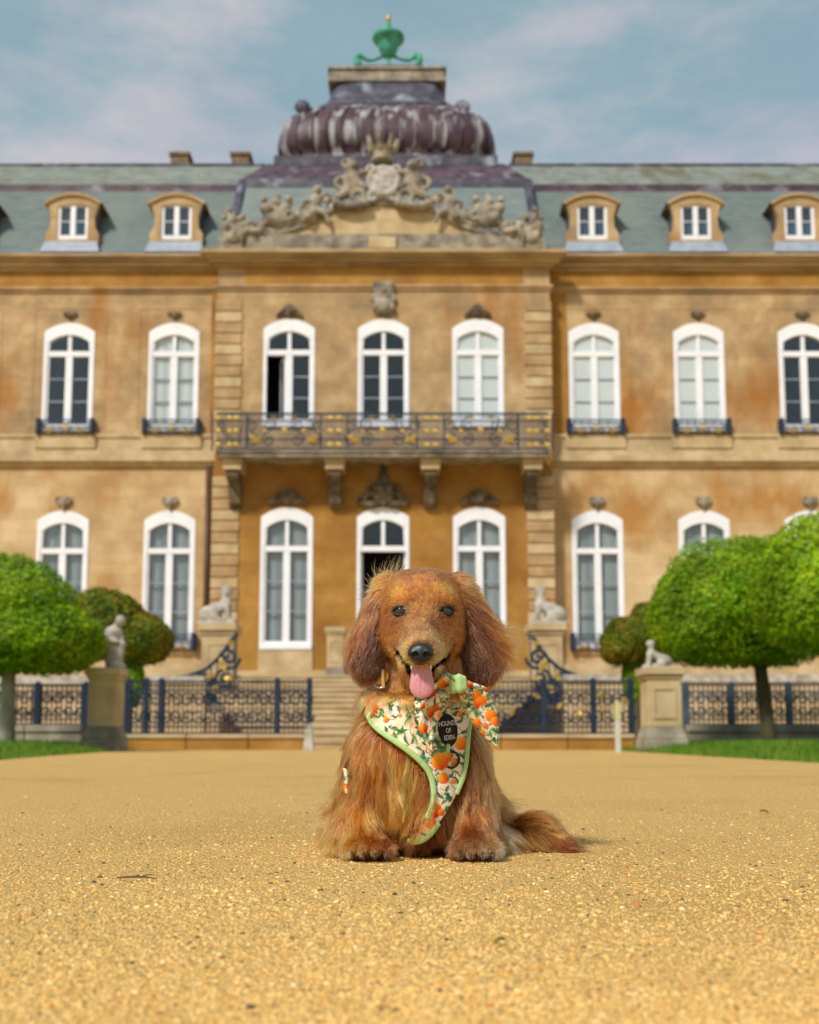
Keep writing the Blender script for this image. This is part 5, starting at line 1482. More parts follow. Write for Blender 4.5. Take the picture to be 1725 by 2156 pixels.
def grow(P, seed, len_mul=1.0):
    r = np.random.default_rng(seed)
    n = len(P)
    nr = samp(DG, P); nr /= np.linalg.norm(nr, axis=1)[:, None] + 1e-6
    fd, ls, col = coat(P)
    wob = .6 * (np.stack([vnoise(P, 70, s) for s in (11, 12, 13)], 1) - .5) + .8 * (np.stack([vnoise(P, 24, s) for s in (14, 15, 16)], 1) - .5)
    fd = fd + wob * (1.0 + .35 * np.clip((.012 - ls[:, :1]) / .008, 0, 1))
    tang = fd - nr * (fd * nr).sum(1, keepdims=True)
    tang /= np.linalg.norm(tang, axis=1)[:, None] + 1e-6
    lift = ls[:, 1:2]
    short = np.clip((.012 - ls[:, 0]) / .008, 0, 1)
    L = ls[:, 0] * (.50 + .62 * r.random(n) ** .8) * len_mul * (1 + .35 * short)
    dr = tang + nr * lift * (.7 + .8 * r.random((n, 1))) + r.normal(size=(n, 3)) * .10
    dr /= np.linalg.norm(dr, axis=1)[:, None]
    pts = np.zeros((n, K, 3), np.float32); pts[:, 0] = P - nr * .0008
    longness = np.clip((ls[:, 0] - .012) / .03, 0, 1)[:, None]
    p = pts[:, 0].copy()
    layer = (.0004 + .0065 * r.random((n, 1)) * longness + .0012 * r.random((n, 1)))
    for k in range(1, K):
        p = p + dr * (L / (K - 1))[:, None]
        t = k / (K - 1)
        dr = dr + np.array([0, 0, -.14]) * longness * t + (fd - dr) * .12 * longness
        dr /= np.linalg.norm(dr, axis=1)[:, None]
        s = samp(DF, p); gg = samp(DG, p)
        u, v = project(p)
        off = layer[:, 0] * (.5 + t)
        hm = in_poly(u, v, HPOLY) & (p[:, 1] < .06) & (v > 1452)
        off = np.where(hm, off * .6 + np.where(v < 1520, .0165, .0105), off)
        push = np.clip(off - s, 0, .02)
        p = p + gg * push[:, None]
        p[:, 2] = np.maximum(p[:, 2], .0015)
        pts[:, k] = p
    return pts, ls, col, L

from mathutils import kdtree
def make_fur(name, n, seed, width, parent, m):
    P = roots(n); P = P[keep_root(P)]
    pts, ls, col, L = grow(P, seed)
    n = len(P)
    r = np.random.default_rng(seed + 1)
    # clumping onto guide hairs
    ng = n // 20
    gi = r.choice(n, ng, replace=False)
    kd = kdtree.KDTree(ng)
    for j, i in enumerate(gi): kd.insert(P[i], j)
    kd.balance()
    near = np.array([kd.find(p)[1] for p in P])
    G = pts[gi][near]
    tt = np.linspace(0, 1, K)[None, :, None]
    longness = np.clip(.28 + (ls[:, 0] - .010) / .030, .28, 1)[:, None, None]
    c = (.15 + .68 * r.random((ng, 1)))[near][:, None] * longness
    clumped = G + (pts - pts[:, :1] * 0 - G) * (1 - c * tt ** .9) + 0
    pts = pts * (1 - longness) + clumped * longness
    # waviness
    ph = r.random((ng, 1))[near] * 6.28
    amp = (.0022 * longness[:, :, 0] * (.3 + r.random((ng, 1))[near])) * tt[:, :, 0]
    side = np.cross(pts[:, -1] - pts[:, 0], samp(DG, P)); side /= np.linalg.norm(side, axis=1)[:, None] + 1e-6
    pts = pts + side[:, None] * (amp * np.sin(ph + tt[:, :, 0] * (5 + 5 * r.random((ng, 1))[near])))[..., None]
    pts += r.normal(size=pts.shape) * .00025 * tt
    pts[:, :, 2] = np.maximum(pts[:, :, 2], .001)
    # colour: clump tone, hair tone, root to tip
    ct = r.normal(size=(ng, 1))[near]
    tone = np.exp(.36 * ct * (.4 + .6 * longness[:, 0]) + .32 * r.normal(size=(n, 1)))
    col = mottle(P, col)
    dark = (r.random((ng, 1)) < .20)[near] * longness[:, 0] * .6
    col = col * (1 - dark) + lin((66, 40, 30)) * dark
    lightc = (r.random((ng, 1)) < .17)[near] * longness[:, 0] * .5
    col = col * (1 - lightc) + lin((230, 156, 82)) * lightc * np.minimum(1, col.mean(1, keepdims=True) * 4.5)
    col = np.clip(col * tone, .003, .85)
    onear = (ear_sdf(P) < .0035)[:, None]
    col = col ** np.where(onear, np.array([[1.0, 1.06, 1.10]]), np.array([[1.0, 1.15, 1.27]])) * np.where((P[:, 2:3] < .235) & (ear_sdf(P)[:, None] > .0035), 1.26, 1.16) * np.array([1.10, .97, .92])
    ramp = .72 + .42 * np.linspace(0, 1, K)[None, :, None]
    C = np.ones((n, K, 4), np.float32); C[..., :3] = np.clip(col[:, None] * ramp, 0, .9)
    R = width * (1.30 - .30 * longness[:, 0]) * (.75 + .5 * r.random((n, 1))) * (1 - .72 * np.linspace(0, 1, K)[None] ** 1.6)
    cu_ = bpy.data.hair_curves.new(name)
    cu_.add_curves([K] * n)
    cu_.attributes['position'].data.foreach_set('vector', pts.astype(np.float32).ravel())
    ra = cu_.attributes.get('radius') or cu_.attributes.new('radius', 'FLOAT', 'POINT')
    ra.data.foreach_set('value', R.astype(np.float32).ravel())
    ca = cu_.attributes.new('hcol', 'FLOAT_COLOR', 'POINT')
    ca.data.foreach_set('color', C.ravel())
    cu_.materials.append(m)
    return link(name, cu_, parent)
def hair_material():
    m = bpy.data.materials.new('dog_fur'); m.use_nodes = True
    nt = m.node_tree; N = nt.nodes; l = nt.links.new
    N.remove(N['Principled BSDF'])
    h = N.new('ShaderNodeBsdfHairPrincipled')
    h.parametrization = 'COLOR'
    h.inputs['Roughness'].default_value = .18
    h.inputs['Radial Roughness'].default_value = .45
    h.inputs['Coat'].default_value = .0
    h.inputs['Random Roughness'].default_value = .2
    a = N.new('ShaderNodeAttribute'); a.attribute_name = 'hcol'
    l(a.outputs['Color'], h.inputs['Color'])
    l(h.outputs['BSDF'], N['Material Output'].inputs['Surface'])
    return m
fur_mat = hair_material()
SC.cycles_curves.shape = 'RIBBONS'
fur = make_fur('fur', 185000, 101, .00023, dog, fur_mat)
# loose standing hairs on the crown above the left ear
def wisps(name, starts, m):
    r = np.random.default_rng(9); pts = []; cols = []
    for (u, v, y, du, dv, ln, num, spread, c) in starts:
        p0 = np.array(D(u, v, y)); d0 = np.array([du, 0, -dv], float); d0 /= np.linalg.norm(d0)
        for _ in range(num):
            d = d0 + r.normal(size=3) * spread; d /= np.linalg.norm(d)
            q = p0 + r.normal(size=3) * np.array([.008, .006, .004]); L = ln * (.5 + .6 * r.random()); bend = r.normal(size=3) * .25 + np.array([0, 0, -.18])
            row = []
            for k in range(K):
                row.append(q.copy()); q = q + d * L / (K - 1); d = d + bend / K; d /= np.linalg.norm(d)
            pts.append(row); cols.append(lin(c) * np.exp(r.normal() * .2))
    pts = np.array(pts, np.float32); n = len(pts)
    pts[..., 2] = np.maximum(pts[..., 2], .0012)
    cu_ = bpy.data.hair_curves.new(name); cu_.add_curves([K] * n)
    cu_.attributes['position'].data.foreach_set('vector', pts.ravel())
    ra = cu_.attributes.get('radius') or cu_.attributes.new('radius', 'FLOAT', 'POINT')
    ra.data.foreach_set('value', np.tile((.00022 * (1 - .75 * np.linspace(0, 1, K))).astype(np.float32), n))
    C = np.ones((n, K, 4), np.float32); C[..., :3] = np.array(cols)[:, None]
    cu_.attributes.new('hcol', 'FLOAT_COLOR', 'POINT').data.foreach_set('color', C.ravel())
    cu_.materials.append(m)
    return link(name, cu_, dog)
wisps('wispy_hair', [
    (814, 1222, .0, -.25, -1, .026, 46, .26, (160, 98, 48)), (822, 1216, .005, .35, -1, .032, 40, .2, (160, 98, 48)), (802, 1232, .0, -.9, -.6, .018, 50, .35, (156, 94, 46)), (784, 1255, .0, -1, .3, .015, 50, .4, (156, 94, 46)),
    (970, 1224, .0, .9, -.5, .018, 60, .35, (150, 92, 46)), (990, 1244, .0, 1, .0, .016, 50, .4, (150, 92, 46)),
    (1034, 1338, -.012, 1, .40, .042, 260, .22, (168, 96, 42)), (1026, 1318, -.012, 1, .50, .050, 220, .2, (170, 100, 44)), (1036, 1366, -.010, 1, .7, .030, 120, .3, (150, 88, 42)),
    (760, 1338, -.008, -.6, 1, .026, 110, .35, (168, 92, 38)),
    (700, 1690, .05, -1, .15, .030, 70, .25, (196, 130, 64)), (690, 1730, .04, -1, .35, .026, 90, .3, (202, 138, 70)), (1050, 1690, .10, 1, .25, .034, 90, .3, (150, 98, 54)), (1060, 1720, .10, 1, .4, .030, 90, .3, (156, 104, 58)),
    (1190, 1772, .065, 1, .55, .034, 60, .12, (66, 42, 30)), (1205, 1785, .06, 1, -.3, .014, 24, .2, (60, 40, 30)),
    
], fur_mat)

# --- eyes, nose, tongue, teeth, claws -----------------------------------------
def eye_material():
    m = bpy.data.materials.new('dog_eye'); m.use_nodes = True
    nt = m.node_tree; N = nt.nodes; l = nt.links.new; bs = N['Principled BSDF']
    at_ = N.new('ShaderNodeAttribute'); at_.attribute_name = 'paint'
    l(at_.outputs['Color'], bs.inputs['Base Color'])
    bs.inputs['Roughness'].default_value = .05; bs.inputs['Specular IOR Level'].default_value = .9; bs.inputs['Coat Weight'].default_value = .6; bs.inputs['Coat Roughness'].default_value = .02
    return m
eye_mat = eye_material()
lid_mat = material('eyelid_skin', [(.012, .008, .007), (.025, .016, .013)], scale=400, rough=.45)
ER = .0102
def almond(th):
    c, s = math.cos(th), math.sin(th)
    hw, hh = .0084, (.0052 if s > 0 else .0050)
    return hw * c, hh * (1 if s > 0 else -1) * max(0, 1 - abs(c) ** 2.1) ** .8 + .0006 * c * 0
for (eu, ev), sx in zip(EYES, (-1, 1)):
    x, _, z = D(eu, ev, -.05)
    yf = float(front_y([x], [z])[0])
    x, _, z = D(eu, ev, yf)
    cy = yf - .0030 + ER
    V, F, C = [], [], []
    nr_, nt_ = 10, 28
    for i in range(nr_ + 1):
        for j in range(nt_):
            ax_, az_ = almond(2 * math.pi * j / nt_)
            ax_ *= i / nr_; az_ *= i / nr_
            V.append((ax_, -math.sqrt(max(1e-9, ER ** 2 - ax_ ** 2 - az_ ** 2)) , az_))
            rr = math.hypot(ax_ - sx * .0, az_ - .0004)
            C.append((.002, .002, .002) if rr < .0030 else (.014, .007, .004) if rr < .0062 else (.02, .015, .014))
    for i in range(nr_):
        for j in range(nt_):
            k2 = (j + 1) % nt_
            F.append((i * nt_ + j, i * nt_ + k2, (i + 1) * nt_ + k2, (i + 1) * nt_ + j))
    e = link('eye', np_mesh('eye', V, F, eye_mat, True, np.array(C)), dog, (x, cy, z), (0, 0, sx * math.radians(9)))
    for up in (True, False):
        pl = []
        for j in range(13):
            th = math.pi * j / 12 * (1 if up else -1)
            ax_, az_ = almond(th)
            pl.append((ax_ * 1.03, -math.sqrt(ER ** 2 - ax_ ** 2 - az_ ** 2) - .0004, az_ * 1.06))
        MB().tube(pl, [.0009] + [.0019 if up else .0014] * 11 + [.0009], 8).build('eyelid', lid_mat, e, smooth=True)
def nose_sdf(P):
    d = sd_ell(P, (0, 0, .0015), (.0142, .0105, .0105))
    d = smin(d, sd_ell(P, (0, -.001, -.0055), (.0098, .0085, .0075)), .006)
    for s in (-1, 1):
        d = smin(d, sd_ell(P, (s * .0085, -.002, -.001), (.0060, .0085, .0068)), .004)
        d = np.maximum(d, -smin(sd_ell(P, (s * .0062, -.0105, -.0030), (.0034, .0045, .0030)), sd_cone(P, (s * .007, -.010, -.0035), (s * .0125, -.006, -.0030), .0016, .0012), .002))
    d = np.maximum(d, -sd_cone(P, (0, -.0125, .002), (0, -.010, -.013), .0006, .0009))
    return d
nose_mat = material('dog_nose', [(.006, .006, .007), (.013, .013, .015)], scale=900, rough=.30, bump=.5, bscale=1600, spec=.6)
for nd in nose_mat.node_tree.nodes:
    if nd.type == 'BUMP': nd.inputs['Distance'].default_value = .0006
nx_, ny_, nz_ = D(886, 1374, -.119)
link('nose', sdf_mesh('nose', nose_sdf, (-.02, -.018, -.018), (.02, .016, .018), .0007, nose_mat), dog, (nx_, ny_, nz_))
def tongue_sdf(P):
    d = sd_ell(P, (.0005, -.003, -.021), (.0148, .0052, .0165))
    d = smin(d, sd_ell(P, (0, .0, -.006), (.0125, .0062, .0120)), .006)
    d = smin(d, sd_cone(P, (0, .001, .0), (0, .03, .004), .0085, .009), .005)
    return np.maximum(d, -sd_cone(P, (.0003, -.0100, -.002), (.0006, -.0092, -.032), .0030, .0016))
tongue_mat = material('tongue', [(.60, .24, .27), (.68, .32, .34)], scale=260, rough=.38, bump=.35, bscale=900, spec=.5)
for nd in tongue_mat.node_tree.nodes:
    if nd.type == 'BUMP': nd.inputs['Distance'].default_value = .0005
tongue_mat.node_tree.nodes['Principled BSDF'].inputs['Subsurface Weight'].default_value = .15
tongue_mat.node_tree.nodes['Principled BSDF'].inputs['Subsurface Radius'].default_value = (.004, .0015, .001)
link('tongue', sdf_mesh('tongue', tongue_sdf, (-.02, -.014, -.042), (.02, .044, .016), .0010, tongue_mat), dog, D(887.5, 1406, -.096))
tooth_mat = material('tooth', [(.75, .70, .58)], rough=.3)
for u, dx in ((867, -1), (907, 1)):
    x, y, z = D(u, 1403, -.108)
    MB().tube([(x, y, z + .002), (x, y, z - .001), (x + dx * .0005, y, z - .0048)], [.0016, .0014, .0003], 8).build('tooth', tooth_mat, dog, smooth=True)
claw_mat = material('claw', [(.03, .022, .02), (.07, .05, .045)], scale=300, rough=.3)
for up in (778, 1003):
    for k2, du in enumerate((-36, -13, 12, 35)):
        y = -.064 + .006 * abs(k2 - 1.5)
        x, _, _ = D(up + du, 1790, y)
        MB().tube([(x, y + .004, .013), (x, y - .003, .0115), (x, y - .0075, .0075), (x, y - .009, .003)], [.0018, .0022, .0017, .0004], 8).build('claw', claw_mat, dog, smooth=True)

# ------------------------------------------------------------------ printed fabric
def paint_print(u, v, seed, oranges, box, n_leaf, n_flower, scale=1.0):
    """orange, leaf and blossom print on cream cloth; u,v in layout units"""
    r = np.random.default_rng(seed)
    P3 = np.stack([u, v, np.zeros_like(u)], 1)
    n = vnoise(P3, .06, seed)[:, None]
    col = lin((252, 236, 214)) * (1 - n) + lin((240, 200, 156)) * n
    x0, x1, y0, y1 = box
    for _ in range(n_leaf // 3):          # twigs
        cx, cy, a = x0 + (x1 - x0) * r.random(), y0 + (y1 - y0) * r.random(), r.random() * 6.28
        dx, dy = u - cx, v - cy
        s, t = dx * math.cos(a) + dy * math.sin(a), -dx * math.sin(a) + dy * math.cos(a)
        k = (np.abs(s) < 14 * scale) & (np.abs(t - .03 * s * s / scale) < .8 * scale)
        col[k] = lin((150, 112, 70))
    for _ in range(n_leaf):
        cx, cy, a = x0 + (x1 - x0) * r.random(), y0 + (y1 - y0) * r.random(), r.random() * 6.28
        L_, W_ = (7 + 6 * r.random()) * scale, (2.4 + 1.6 * r.random()) * scale
        dx, dy = u - cx, v - cy
        s, t = dx * math.cos(a) + dy * math.sin(a), -dx * math.sin(a) + dy * math.cos(a)
        t = t - .02 * s * s / scale
        k = np.abs(t) < W_ * np.clip(1 - (s / L_) ** 2, 0, 1)
        c = [(46, 92, 58), (84, 124, 72), (58, 108, 84), (126, 150, 96)][r.integers(4)]
        col[k] = lin(c)
        k2 = k & (t > .15 * W_)
        col[k2] = lin(tuple(min(255, int(q * 1.3 + 14)) for q in c))
    for _ in range(n_flower):
        cx, cy, a = x0 + (x1 - x0) * r.random(), y0 + (y1 - y0) * r.random(), r.random() * 6.28
        dx, dy = u - cx, v - cy
        rho, th = np.hypot(dx, dy) / scale, np.arctan2(dy, dx) + a
        k = rho < 5.2 * (.55 + .45 * np.abs(np.cos(2.5 * th)))
        col[k] = lin((250, 246, 242)); col[k & (rho > 3.4)] = lin((204, 222, 232)); col[rho < 1.1] = lin((236, 190, 90))
    for cx, cy, rr, red in oranges:
        dx, dy = (u - cx), (v - cy)
        rho = np.hypot(dx, dy * .95) / rr
        k = rho < 1
        g_ = np.clip(((dx + dy) / rr * .5 + .55), 0, 1)[:, None]
        c = lin((252, 168, 52)) * (1 - g_) + lin((238, 92, 18) if not red else (222, 52, 16)) * g_
        col[k] = c[k]
    return col
fabric_mat = material('printed_fabric', [(1, 1, 1)], rough=.75, attr='paint', spec=.2)
green_mat = material('green_binding', [(.36, .55, .20), (.44, .63, .27)], scale=300, rough=.7)
black_mat = material('black_plastic', [(.012, .012, .014)], rough=.35)
patch_mat = material('black_patch', [(.010, .009, .009), (.02, .018, .018)], scale=900, rough=.8)
text_mat = material('white_print', [(.80, .78, .74)], rough=.7)

harness = empty('dog_harness', (0, DGY, 0), 'orange-and-leaf print dog harness with green binding, worn across the chest', 'harness')
du_ = 1.6
gu, gv = np.meshgrid(np.arange(770, 1004, du_), np.arange(1455, 1778, du_), indexing='xy')
shp = gu.shape
GXZ = np.array([D(a, b, -.02) for a, b in zip(gu.ravel(), gv.ravel())], np.float32)
fy = front_y(GXZ[:, 0], GXZ[:, 2], off=.0065, fallback=np.nan)
fy = fy.reshape(shp)
bad = np.isnan(fy)
fy[bad] = .05
for _ in range(14):
    p_ = np.pad(fy, 1, mode='edge')
    sm_ = (p_[:-2, 1:-1] + p_[2:, 1:-1] + p_[1:-1, :-2] + p_[1:-1, 2:] + 2 * fy) / 6
    fy = np.minimum(sm_, fy) * .5 + sm_ * .5
HY = fy
def hy(u, v):
    a = np.clip((np.asarray(u, float) - 770) / du_, 0, shp[1] - 1.001); b = np.clip((np.asarray(v, float) - 1455) / du_, 0, shp[0] - 1.001)
    i, j = b.astype(int), a.astype(int); fi, fj = b - i, a - j
    return HY[i, j] * (1 - fi) * (1 - fj) + HY[i + 1, j] * fi * (1 - fj) + HY[i, j + 1] * (1 - fi) * fj + HY[i + 1, j + 1] * fi * fj
def hpt(u, v, lift=0.0):
    x, _, z = D(u, v, -.02)
    return (x, float(hy(u, v)) - lift, z)
ins = in_poly(gu.ravel(), gv.ravel(), HPOLY)
HVt = np.stack([GXZ[:, 0], HY.ravel() - .0012, GXZ[:, 2]], 1)
HVt[:, 1] += .0026 * (vnoise(HVt, 48, 6) - .5) + .0012 * (vnoise(HVt * np.array([1, .2, 1]), 130, 7) - .5)
idm = np.arange(gu.size).reshape(shp)
cells = np.stack([idm[:-1, :-1], idm[1:, :-1], idm[1:, 1:], idm[:-1, 1:]], -1).reshape(-1, 4)
cells = cells[ins[cells].all(1)]
ORA = [(643.5 + .3568 * x, 1147.2 + .3568 * y, .3568 * r_, red) for x, y, r_, red in ((790, 1275, 50, 0), (810, 1375, 33, 0), (915, 1172, 38, 0), (845, 1240, 22, 0), (690, 1078, 28, 1), (685, 1050, 18, 1), (757, 1560, 42, 1), (733, 1627, 34, 0), (795, 1572, 20, 1), (482, 1035, 18, 0), (402, 1000, 16, 1), (420, 965, 18, 1), (868, 1392, 16, 0), (660, 1648, 26, 1), (870, 1285, 20, 0), (905, 1000, 16, 0), (560, 1010, 12, 0))]
hc = paint_print(gu.ravel(), gv.ravel(), 21, ORA, (765, 1000, 1455, 1775), 430, 130)
used = np.unique(cells); remap = -np.ones(gu.size, int); remap[used] = np.arange(len(used))
pm = link('chest_panel', np_mesh('chest_panel', HVt[used], remap[cells], fabric_mat, True, hc[used]), harness)
so = pm.modifiers.new('cloth_thickness', 'SOLIDIFY'); so.thickness = .0018; so.offset = 1
def smooth_line(pts, n):
    p = np.array(pts, float); s = np.concatenate([[0], np.cumsum(np.hypot(*np.diff(p, axis=0).T))]); q = np.linspace(0, s[-1], n)
    a = np.stack([np.interp(q, s, p[:, 0]), np.interp(q, s, p[:, 1])], 1)
    for _ in range(3): a[1:-1] = (a[:-2] + 2 * a[1:-1] + a[2:]) / 4
    return a
def band(name, line, w, th, m, parent, lift=.0046):
    """flat rolled binding following the panel edge"""
    mb = MB(); n = len(line)
    V = []
    for i in range(n):
        t = line[min(i + 1, n - 1)] - line[max(i - 1, 0)]; t /= np.hypot(*t) + 1e-9
        nn = np.array([-t[1], t[0]])
        for k in range(8):
            a = 2 * math.pi * k / 8
            q = line[i] + nn * w * math.cos(a)
            x, y, z = hpt(q[0], q[1]) if True else (0, 0, 0)
            yc = float(hy(line[i][0], line[i][1]))
            V.append((x, .55 * yc + .45 * y - lift - th * math.sin(a), z))
    F = [(i * 8 + k, i * 8 + (k + 1) % 8, (i + 1) * 8 + (k + 1) % 8, (i + 1) * 8 + k) for i in range(n - 1) for k in range(8)]
    F += [tuple(range(7, -1, -1)), tuple((n - 1) * 8 + k for k in range(8))]
    return mb.add(V, F).build(name, m, parent, smooth=True)
band('green_binding', smooth_line(HARN_L[1:12] + [(908, 1700), (898, 1722)], 60), 6.2, .0015, green_mat, harness)
band('green_binding', smooth_line(HARN_B, 30), 5.6, .0014, green_mat, harness)
band('green_binding', smooth_line(HARN_R[1:7], 46), 5.0, .0014, green_mat, harness)
# name patch with lettering
pu, pv = 643.5 + .3568 * 838, 1147.2 + .3568 * 1094
PR = math.radians(7)
def patch_pt(x, z, lift):
    """patch-plane metres -> point lying on the panel"""
    xr, zr_ = x * math.cos(PR) - z * math.sin(PR), x * math.sin(PR) + z * math.cos(PR)
    return hpt(pu + xr * 1680, pv - zr_ * 1680, lift)
V, F = [], []
nr_, nt_ = 8, 40
for i in range(nr_ + 2):
    f_ = min(i, nr_) / nr_
    for j in range(nt_):
        a = 2 * math.pi * j / nt_
        V.append(patch_pt(.0124 * f_ * math.cos(a), .0204 * f_ * math.sin(a), .0042 if i <= nr_ else .0018))
F = [(i * nt_ + j, i * nt_ + (j + 1) % nt_, (i + 1) * nt_ + (j + 1) % nt_, (i + 1) * nt_ + j) for i in range(nr_ + 1) for j in range(nt_)]
patch = MB().add(V, F).build('name_patch', patch_mat, harness)
for txt, dz, sz in (('HOUNDS', .0056, .0084), ('OF', -.0032, .0082), ('EDEN', -.0120, .0084)):
    fc = bpy.data.curves.new('lettering', 'FONT'); fc.body = txt; fc.size = sz; fc.align_x = 'CENTER'
    fc.space_character = .94
    fo = bpy.data.objects.new('lettering_source', fc); COL.objects.link(fo)
    lm = bpy.data.meshes.new_from_object(fo.evaluated_get(bpy.context.evaluated_depsgraph_get()))
    lm.name = 'lettering'
    bpy.data.objects.remove(fo)
    lm.materials.clear(); lm.materials.append(text_mat)
    for vt in lm.vertices: vt.co = patch_pt(vt.co.x * .66 + .0006, vt.co.y + dz, .0050)
    link('lettering', lm, patch)
rc = hpt(643.5 + .3568 * 855, 1147.2 + .3568 * 1266, .0055)
ringp = [(rc[0] + .0102 * math.cos(a), rc[1] - .002 * math.sin(a), rc[2] + .0100 * math.sin(a)) for a in [2 * math.pi * i / 32 for i in range(33)]]
MB().tube(ringp, .0016, 8, False).build('leash_ring', black_mat, harness, smooth=True)
lp = [hpt(643.5 + .3568 * 838, 1147.2 + .3568 * y, .004 + .003 * math.sin((y - 1180) / 45 * math.pi)) for y in range(1180, 1231, 8)]
MB().tube(lp, .0026, 8).build('ring_loop', green_mat, harness, smooth=True)
# side strap and buckle
su, sv = 737, 1645
sy = float(front_y([D(su, sv, .03)[0]], [D(su, sv, .03)[2]], fallback=.03)[0])
sx_, _, sz_ = D(su, sv, sy)
V, F, C = [], [], []
n1 = 14; m1 = 24
for i in range(m1 + 1):
    for j in range(n1 + 1):
        a, b = j / n1 - .5, i / m1 - .5
        V.append((sx_ - .004 + a * .011, sy - .012 + .012 * a * a * 4 + a * -.004, sz_ + b * .030 - a * .004))
F = [(i * (n1 + 1) + j, i * (n1 + 1) + j + 1, (i + 1) * (n1 + 1) + j + 1, (i + 1) * (n1 + 1) + j) for i in range(m1) for j in range(n1)]
VV = np.array(V)
st = link('side_strap', np_mesh('side_strap', VV, F, fabric_mat, True, paint_print(VV[:, 0] * 1643, VV[:, 2] * 1643, 5, [(sx_ * 1643 - 5, sz_ * 1643 - 10, 5, 0)], (sx_ * 1643 - 12, sx_ * 1643 + 10, sz_ * 1643 - 25, sz_ * 1643 + 25), 14, 6)), harness)
sm2 = st.modifiers.new('cloth_thickness', 'SOLIDIFY'); sm2.thickness = .002
MB().box(-.0032, .0032, -.003, .003, -.011, .011).build('buckle', black_mat, harness, bevel=.0016, loc=(sx_ + .0045, sy - .012, sz_ + .003), rot=(0, math.radians(-14), 0))

# ------------------------------------------------------------------ bow tie
bow = empty('bow_tie', (0, DGY, 0), 'orange-print sailor bow with a green knot under the chin', 'bow tie')
def patch_mesh(name, A, B, yA, yB, seed, folds, oranges, nleaf, puff=.004, n=46, m=40):
    A = smooth_line(zc(A), n); B = smooth_line(zc(B), n)
    s = np.linspace(0, 1, n)[:, None]; t = np.linspace(0, 1, m)[None]
    U = A[:, :1] * (1 - t) + B[:, :1] * t; Vv = A[:, 1:] * (1 - t) + B[:, 1:] * t
    y = yA * (1 - s) + yB * s + 0 * t
    y = y - puff * np.sin(t * math.pi) * np.ones_like(s) - folds[0] * np.sin(t * math.pi * folds[1] + s * folds[2]) * (1 - .35 * s)
    pts = []
    for a, b, c in zip(U.ravel(), Vv.ravel(), y.ravel()):
        x, _, z = D(a, b, -.05)
        pts.append((x, c, z))
    idx = np.arange(n * m).reshape(n, m)
    q = np.stack([idx[:-1, :-1], idx[1:, :-1], idx[1:, 1:], idx[:-1, 1:]], -1).reshape(-1, 4)
    box_ = (U.min() - 4, U.max() + 4, Vv.min() - 4, Vv.max() + 4)
    orr = [(643.5 + .3568 * x, 1147.2 + .3568 * yy, .3568 * r_, rd) for x, yy, r_, rd in oranges]
    c = paint_print(U.ravel(), Vv.ravel(), seed, orr, box_, int(nleaf * 2.2), max(8, nleaf // 2))
    o = link(name, np_mesh(name, np.array(pts), q, fabric_mat, True, c), bow)
    md = o.modifiers.new('cloth_thickness', 'SOLIDIFY'); md.thickness = .0016; md.offset = 0
    return o
patch_mesh('right_tail', [(902, 862), (922, 950), (985, 1050), (1058, 1140), (1128, 1188)], [(1030, 848), (1085, 905), (1122, 980), (1139, 1065), (1132, 1188)], -0.062, -0.044, 31, (0.0056, 2.6, 1.0),
           [(1005, 890, 32, 0), (1042, 918, 26, 0), (1008, 938, 26, 1), (1090, 1008, 33, 0), (1118, 1040, 26, 0), (1008, 1050, 24, 0), (1057, 1068, 20, 0), (1040, 1110, 18, 0), (918, 870, 20, 0)], 46)
patch_mesh('left_tail', [(646, 982), (652, 1030), (680, 1110), (710, 1172), (737, 1214)], [(842, 890), (815, 965), (772, 1045), (757, 1130), (742, 1214)], -0.063, -0.063, 32, (0.0064, 3.0, .8),
           [(735, 995, 26, 1), (797, 1008, 24, 0), (690, 1085, 28, 1), (770, 965, 20, 1), (795, 1050, 14, 0)], 34)
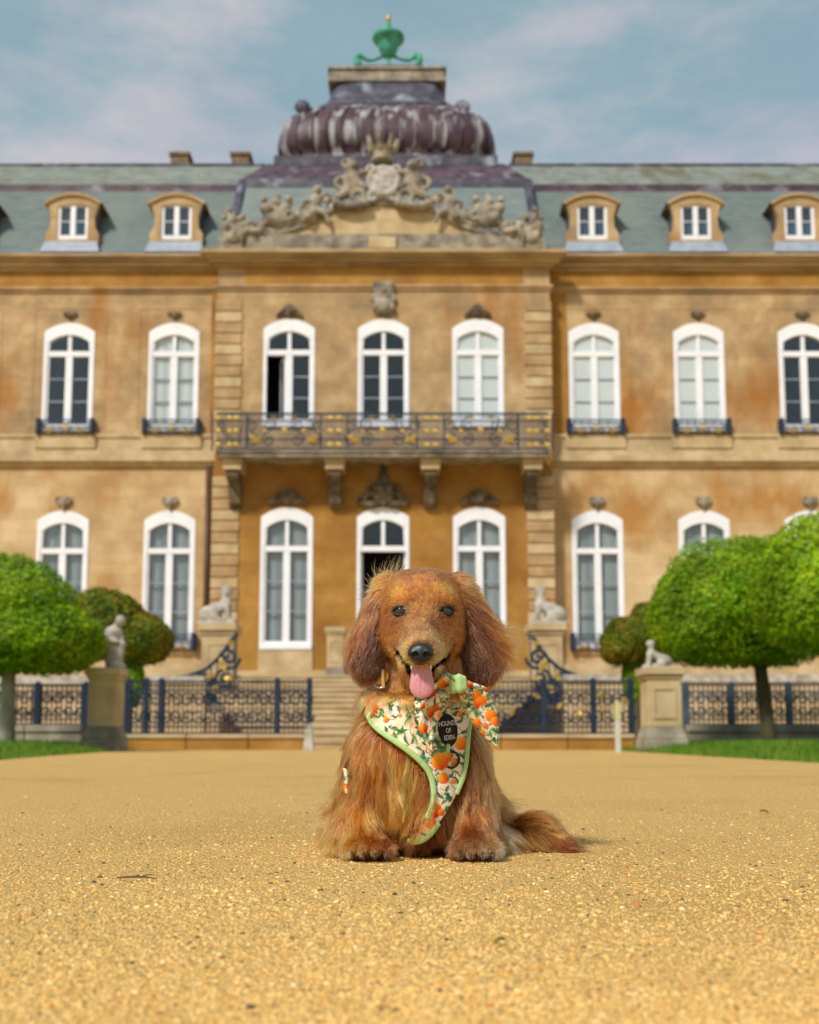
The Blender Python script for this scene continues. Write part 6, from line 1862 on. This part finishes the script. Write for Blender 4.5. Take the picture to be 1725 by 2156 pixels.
patch_mesh('left_loop', [(872, 785), (822, 757), (775, 798), (720, 858), (638, 898)], [(872, 862), (838, 898), (772, 938), (704, 968), (650, 992)], -0.072, -0.065, 33, (0.0072, 2.4, 2.0),
           [(800, 826, 26, 0), (742, 875, 28, 1), (845, 815, 14, 0), (690, 950, 16, 1)], 34, puff=.006)
patch_mesh('right_loop', [(918, 790), (975, 815), (1030, 828), (1078, 846)], [(918, 862), (985, 888), (1040, 905), (1076, 886)], -0.068, -0.040, 34, (0.0048, 2.2, 1.5),
           [(965, 826, 18, 1), (915, 868, 16, 0), (1060, 850, 18, 0)], 24, puff=.005)
def knot_sdf(P):
    d = sd_box(P, (0, 0, 0), (.0078, .006, .0084), .0045)
    return d - .0006 * np.sin(P[..., 0] * 900)
kx, _, kz = D(643.5 + .3568 * 894, 1147.2 + .3568 * 824, -.062)
link('knot', sdf_mesh('knot', knot_sdf, (-.012, -.010, -.013), (.012, .010, .013), .0008, green_mat), bow, (kx, -.075, kz), (0, math.radians(-5), 0), (1.35, 1.2, 1.38))

# ------------------------------------------------------------------ collar tag
ctag = empty('collar_tag', (0, DGY, 0), 'round amber collar tag with a wooden toggle below the left ear', 'dog tag')
tx, ty, tz = D(801, 1424, -.016)
amber = material('amber_tag', [(.55, .30, .02), (.65, .38, .05)], scale=200, rough=.25, spec=.5)
MB().lathe([(.001, -.0012), (.0098, -.0012), (.0108, 0), (.0098, .0012), (.001, .0012)], 28).build('disc', amber, ctag, smooth=True, loc=(tx, ty, tz), rot=(math.radians(84), math.radians(14), 0))
MB().box(-.0022, .0022, -.0022, .0022, -.0125, .0125).build('toggle', material('toggle_wood', [(.42, .26, .10), (.50, .33, .15)], scale=300, rough=.6), ctag, bevel=.0009, loc=(tx + .0035, ty - .004, tz - .003), rot=(0, math.radians(-4), 0))
MB().tube([(tx - .001 + .006 * math.cos(a), ty - .003, tz - .009 + .006 * math.sin(a)) for a in [math.pi * (1 + i / 10) for i in range(11)]], .0007, 6).build('wire_ring', material('steel_wire', [(.6, .6, .6)], rough=.3, metallic=.8), ctag)
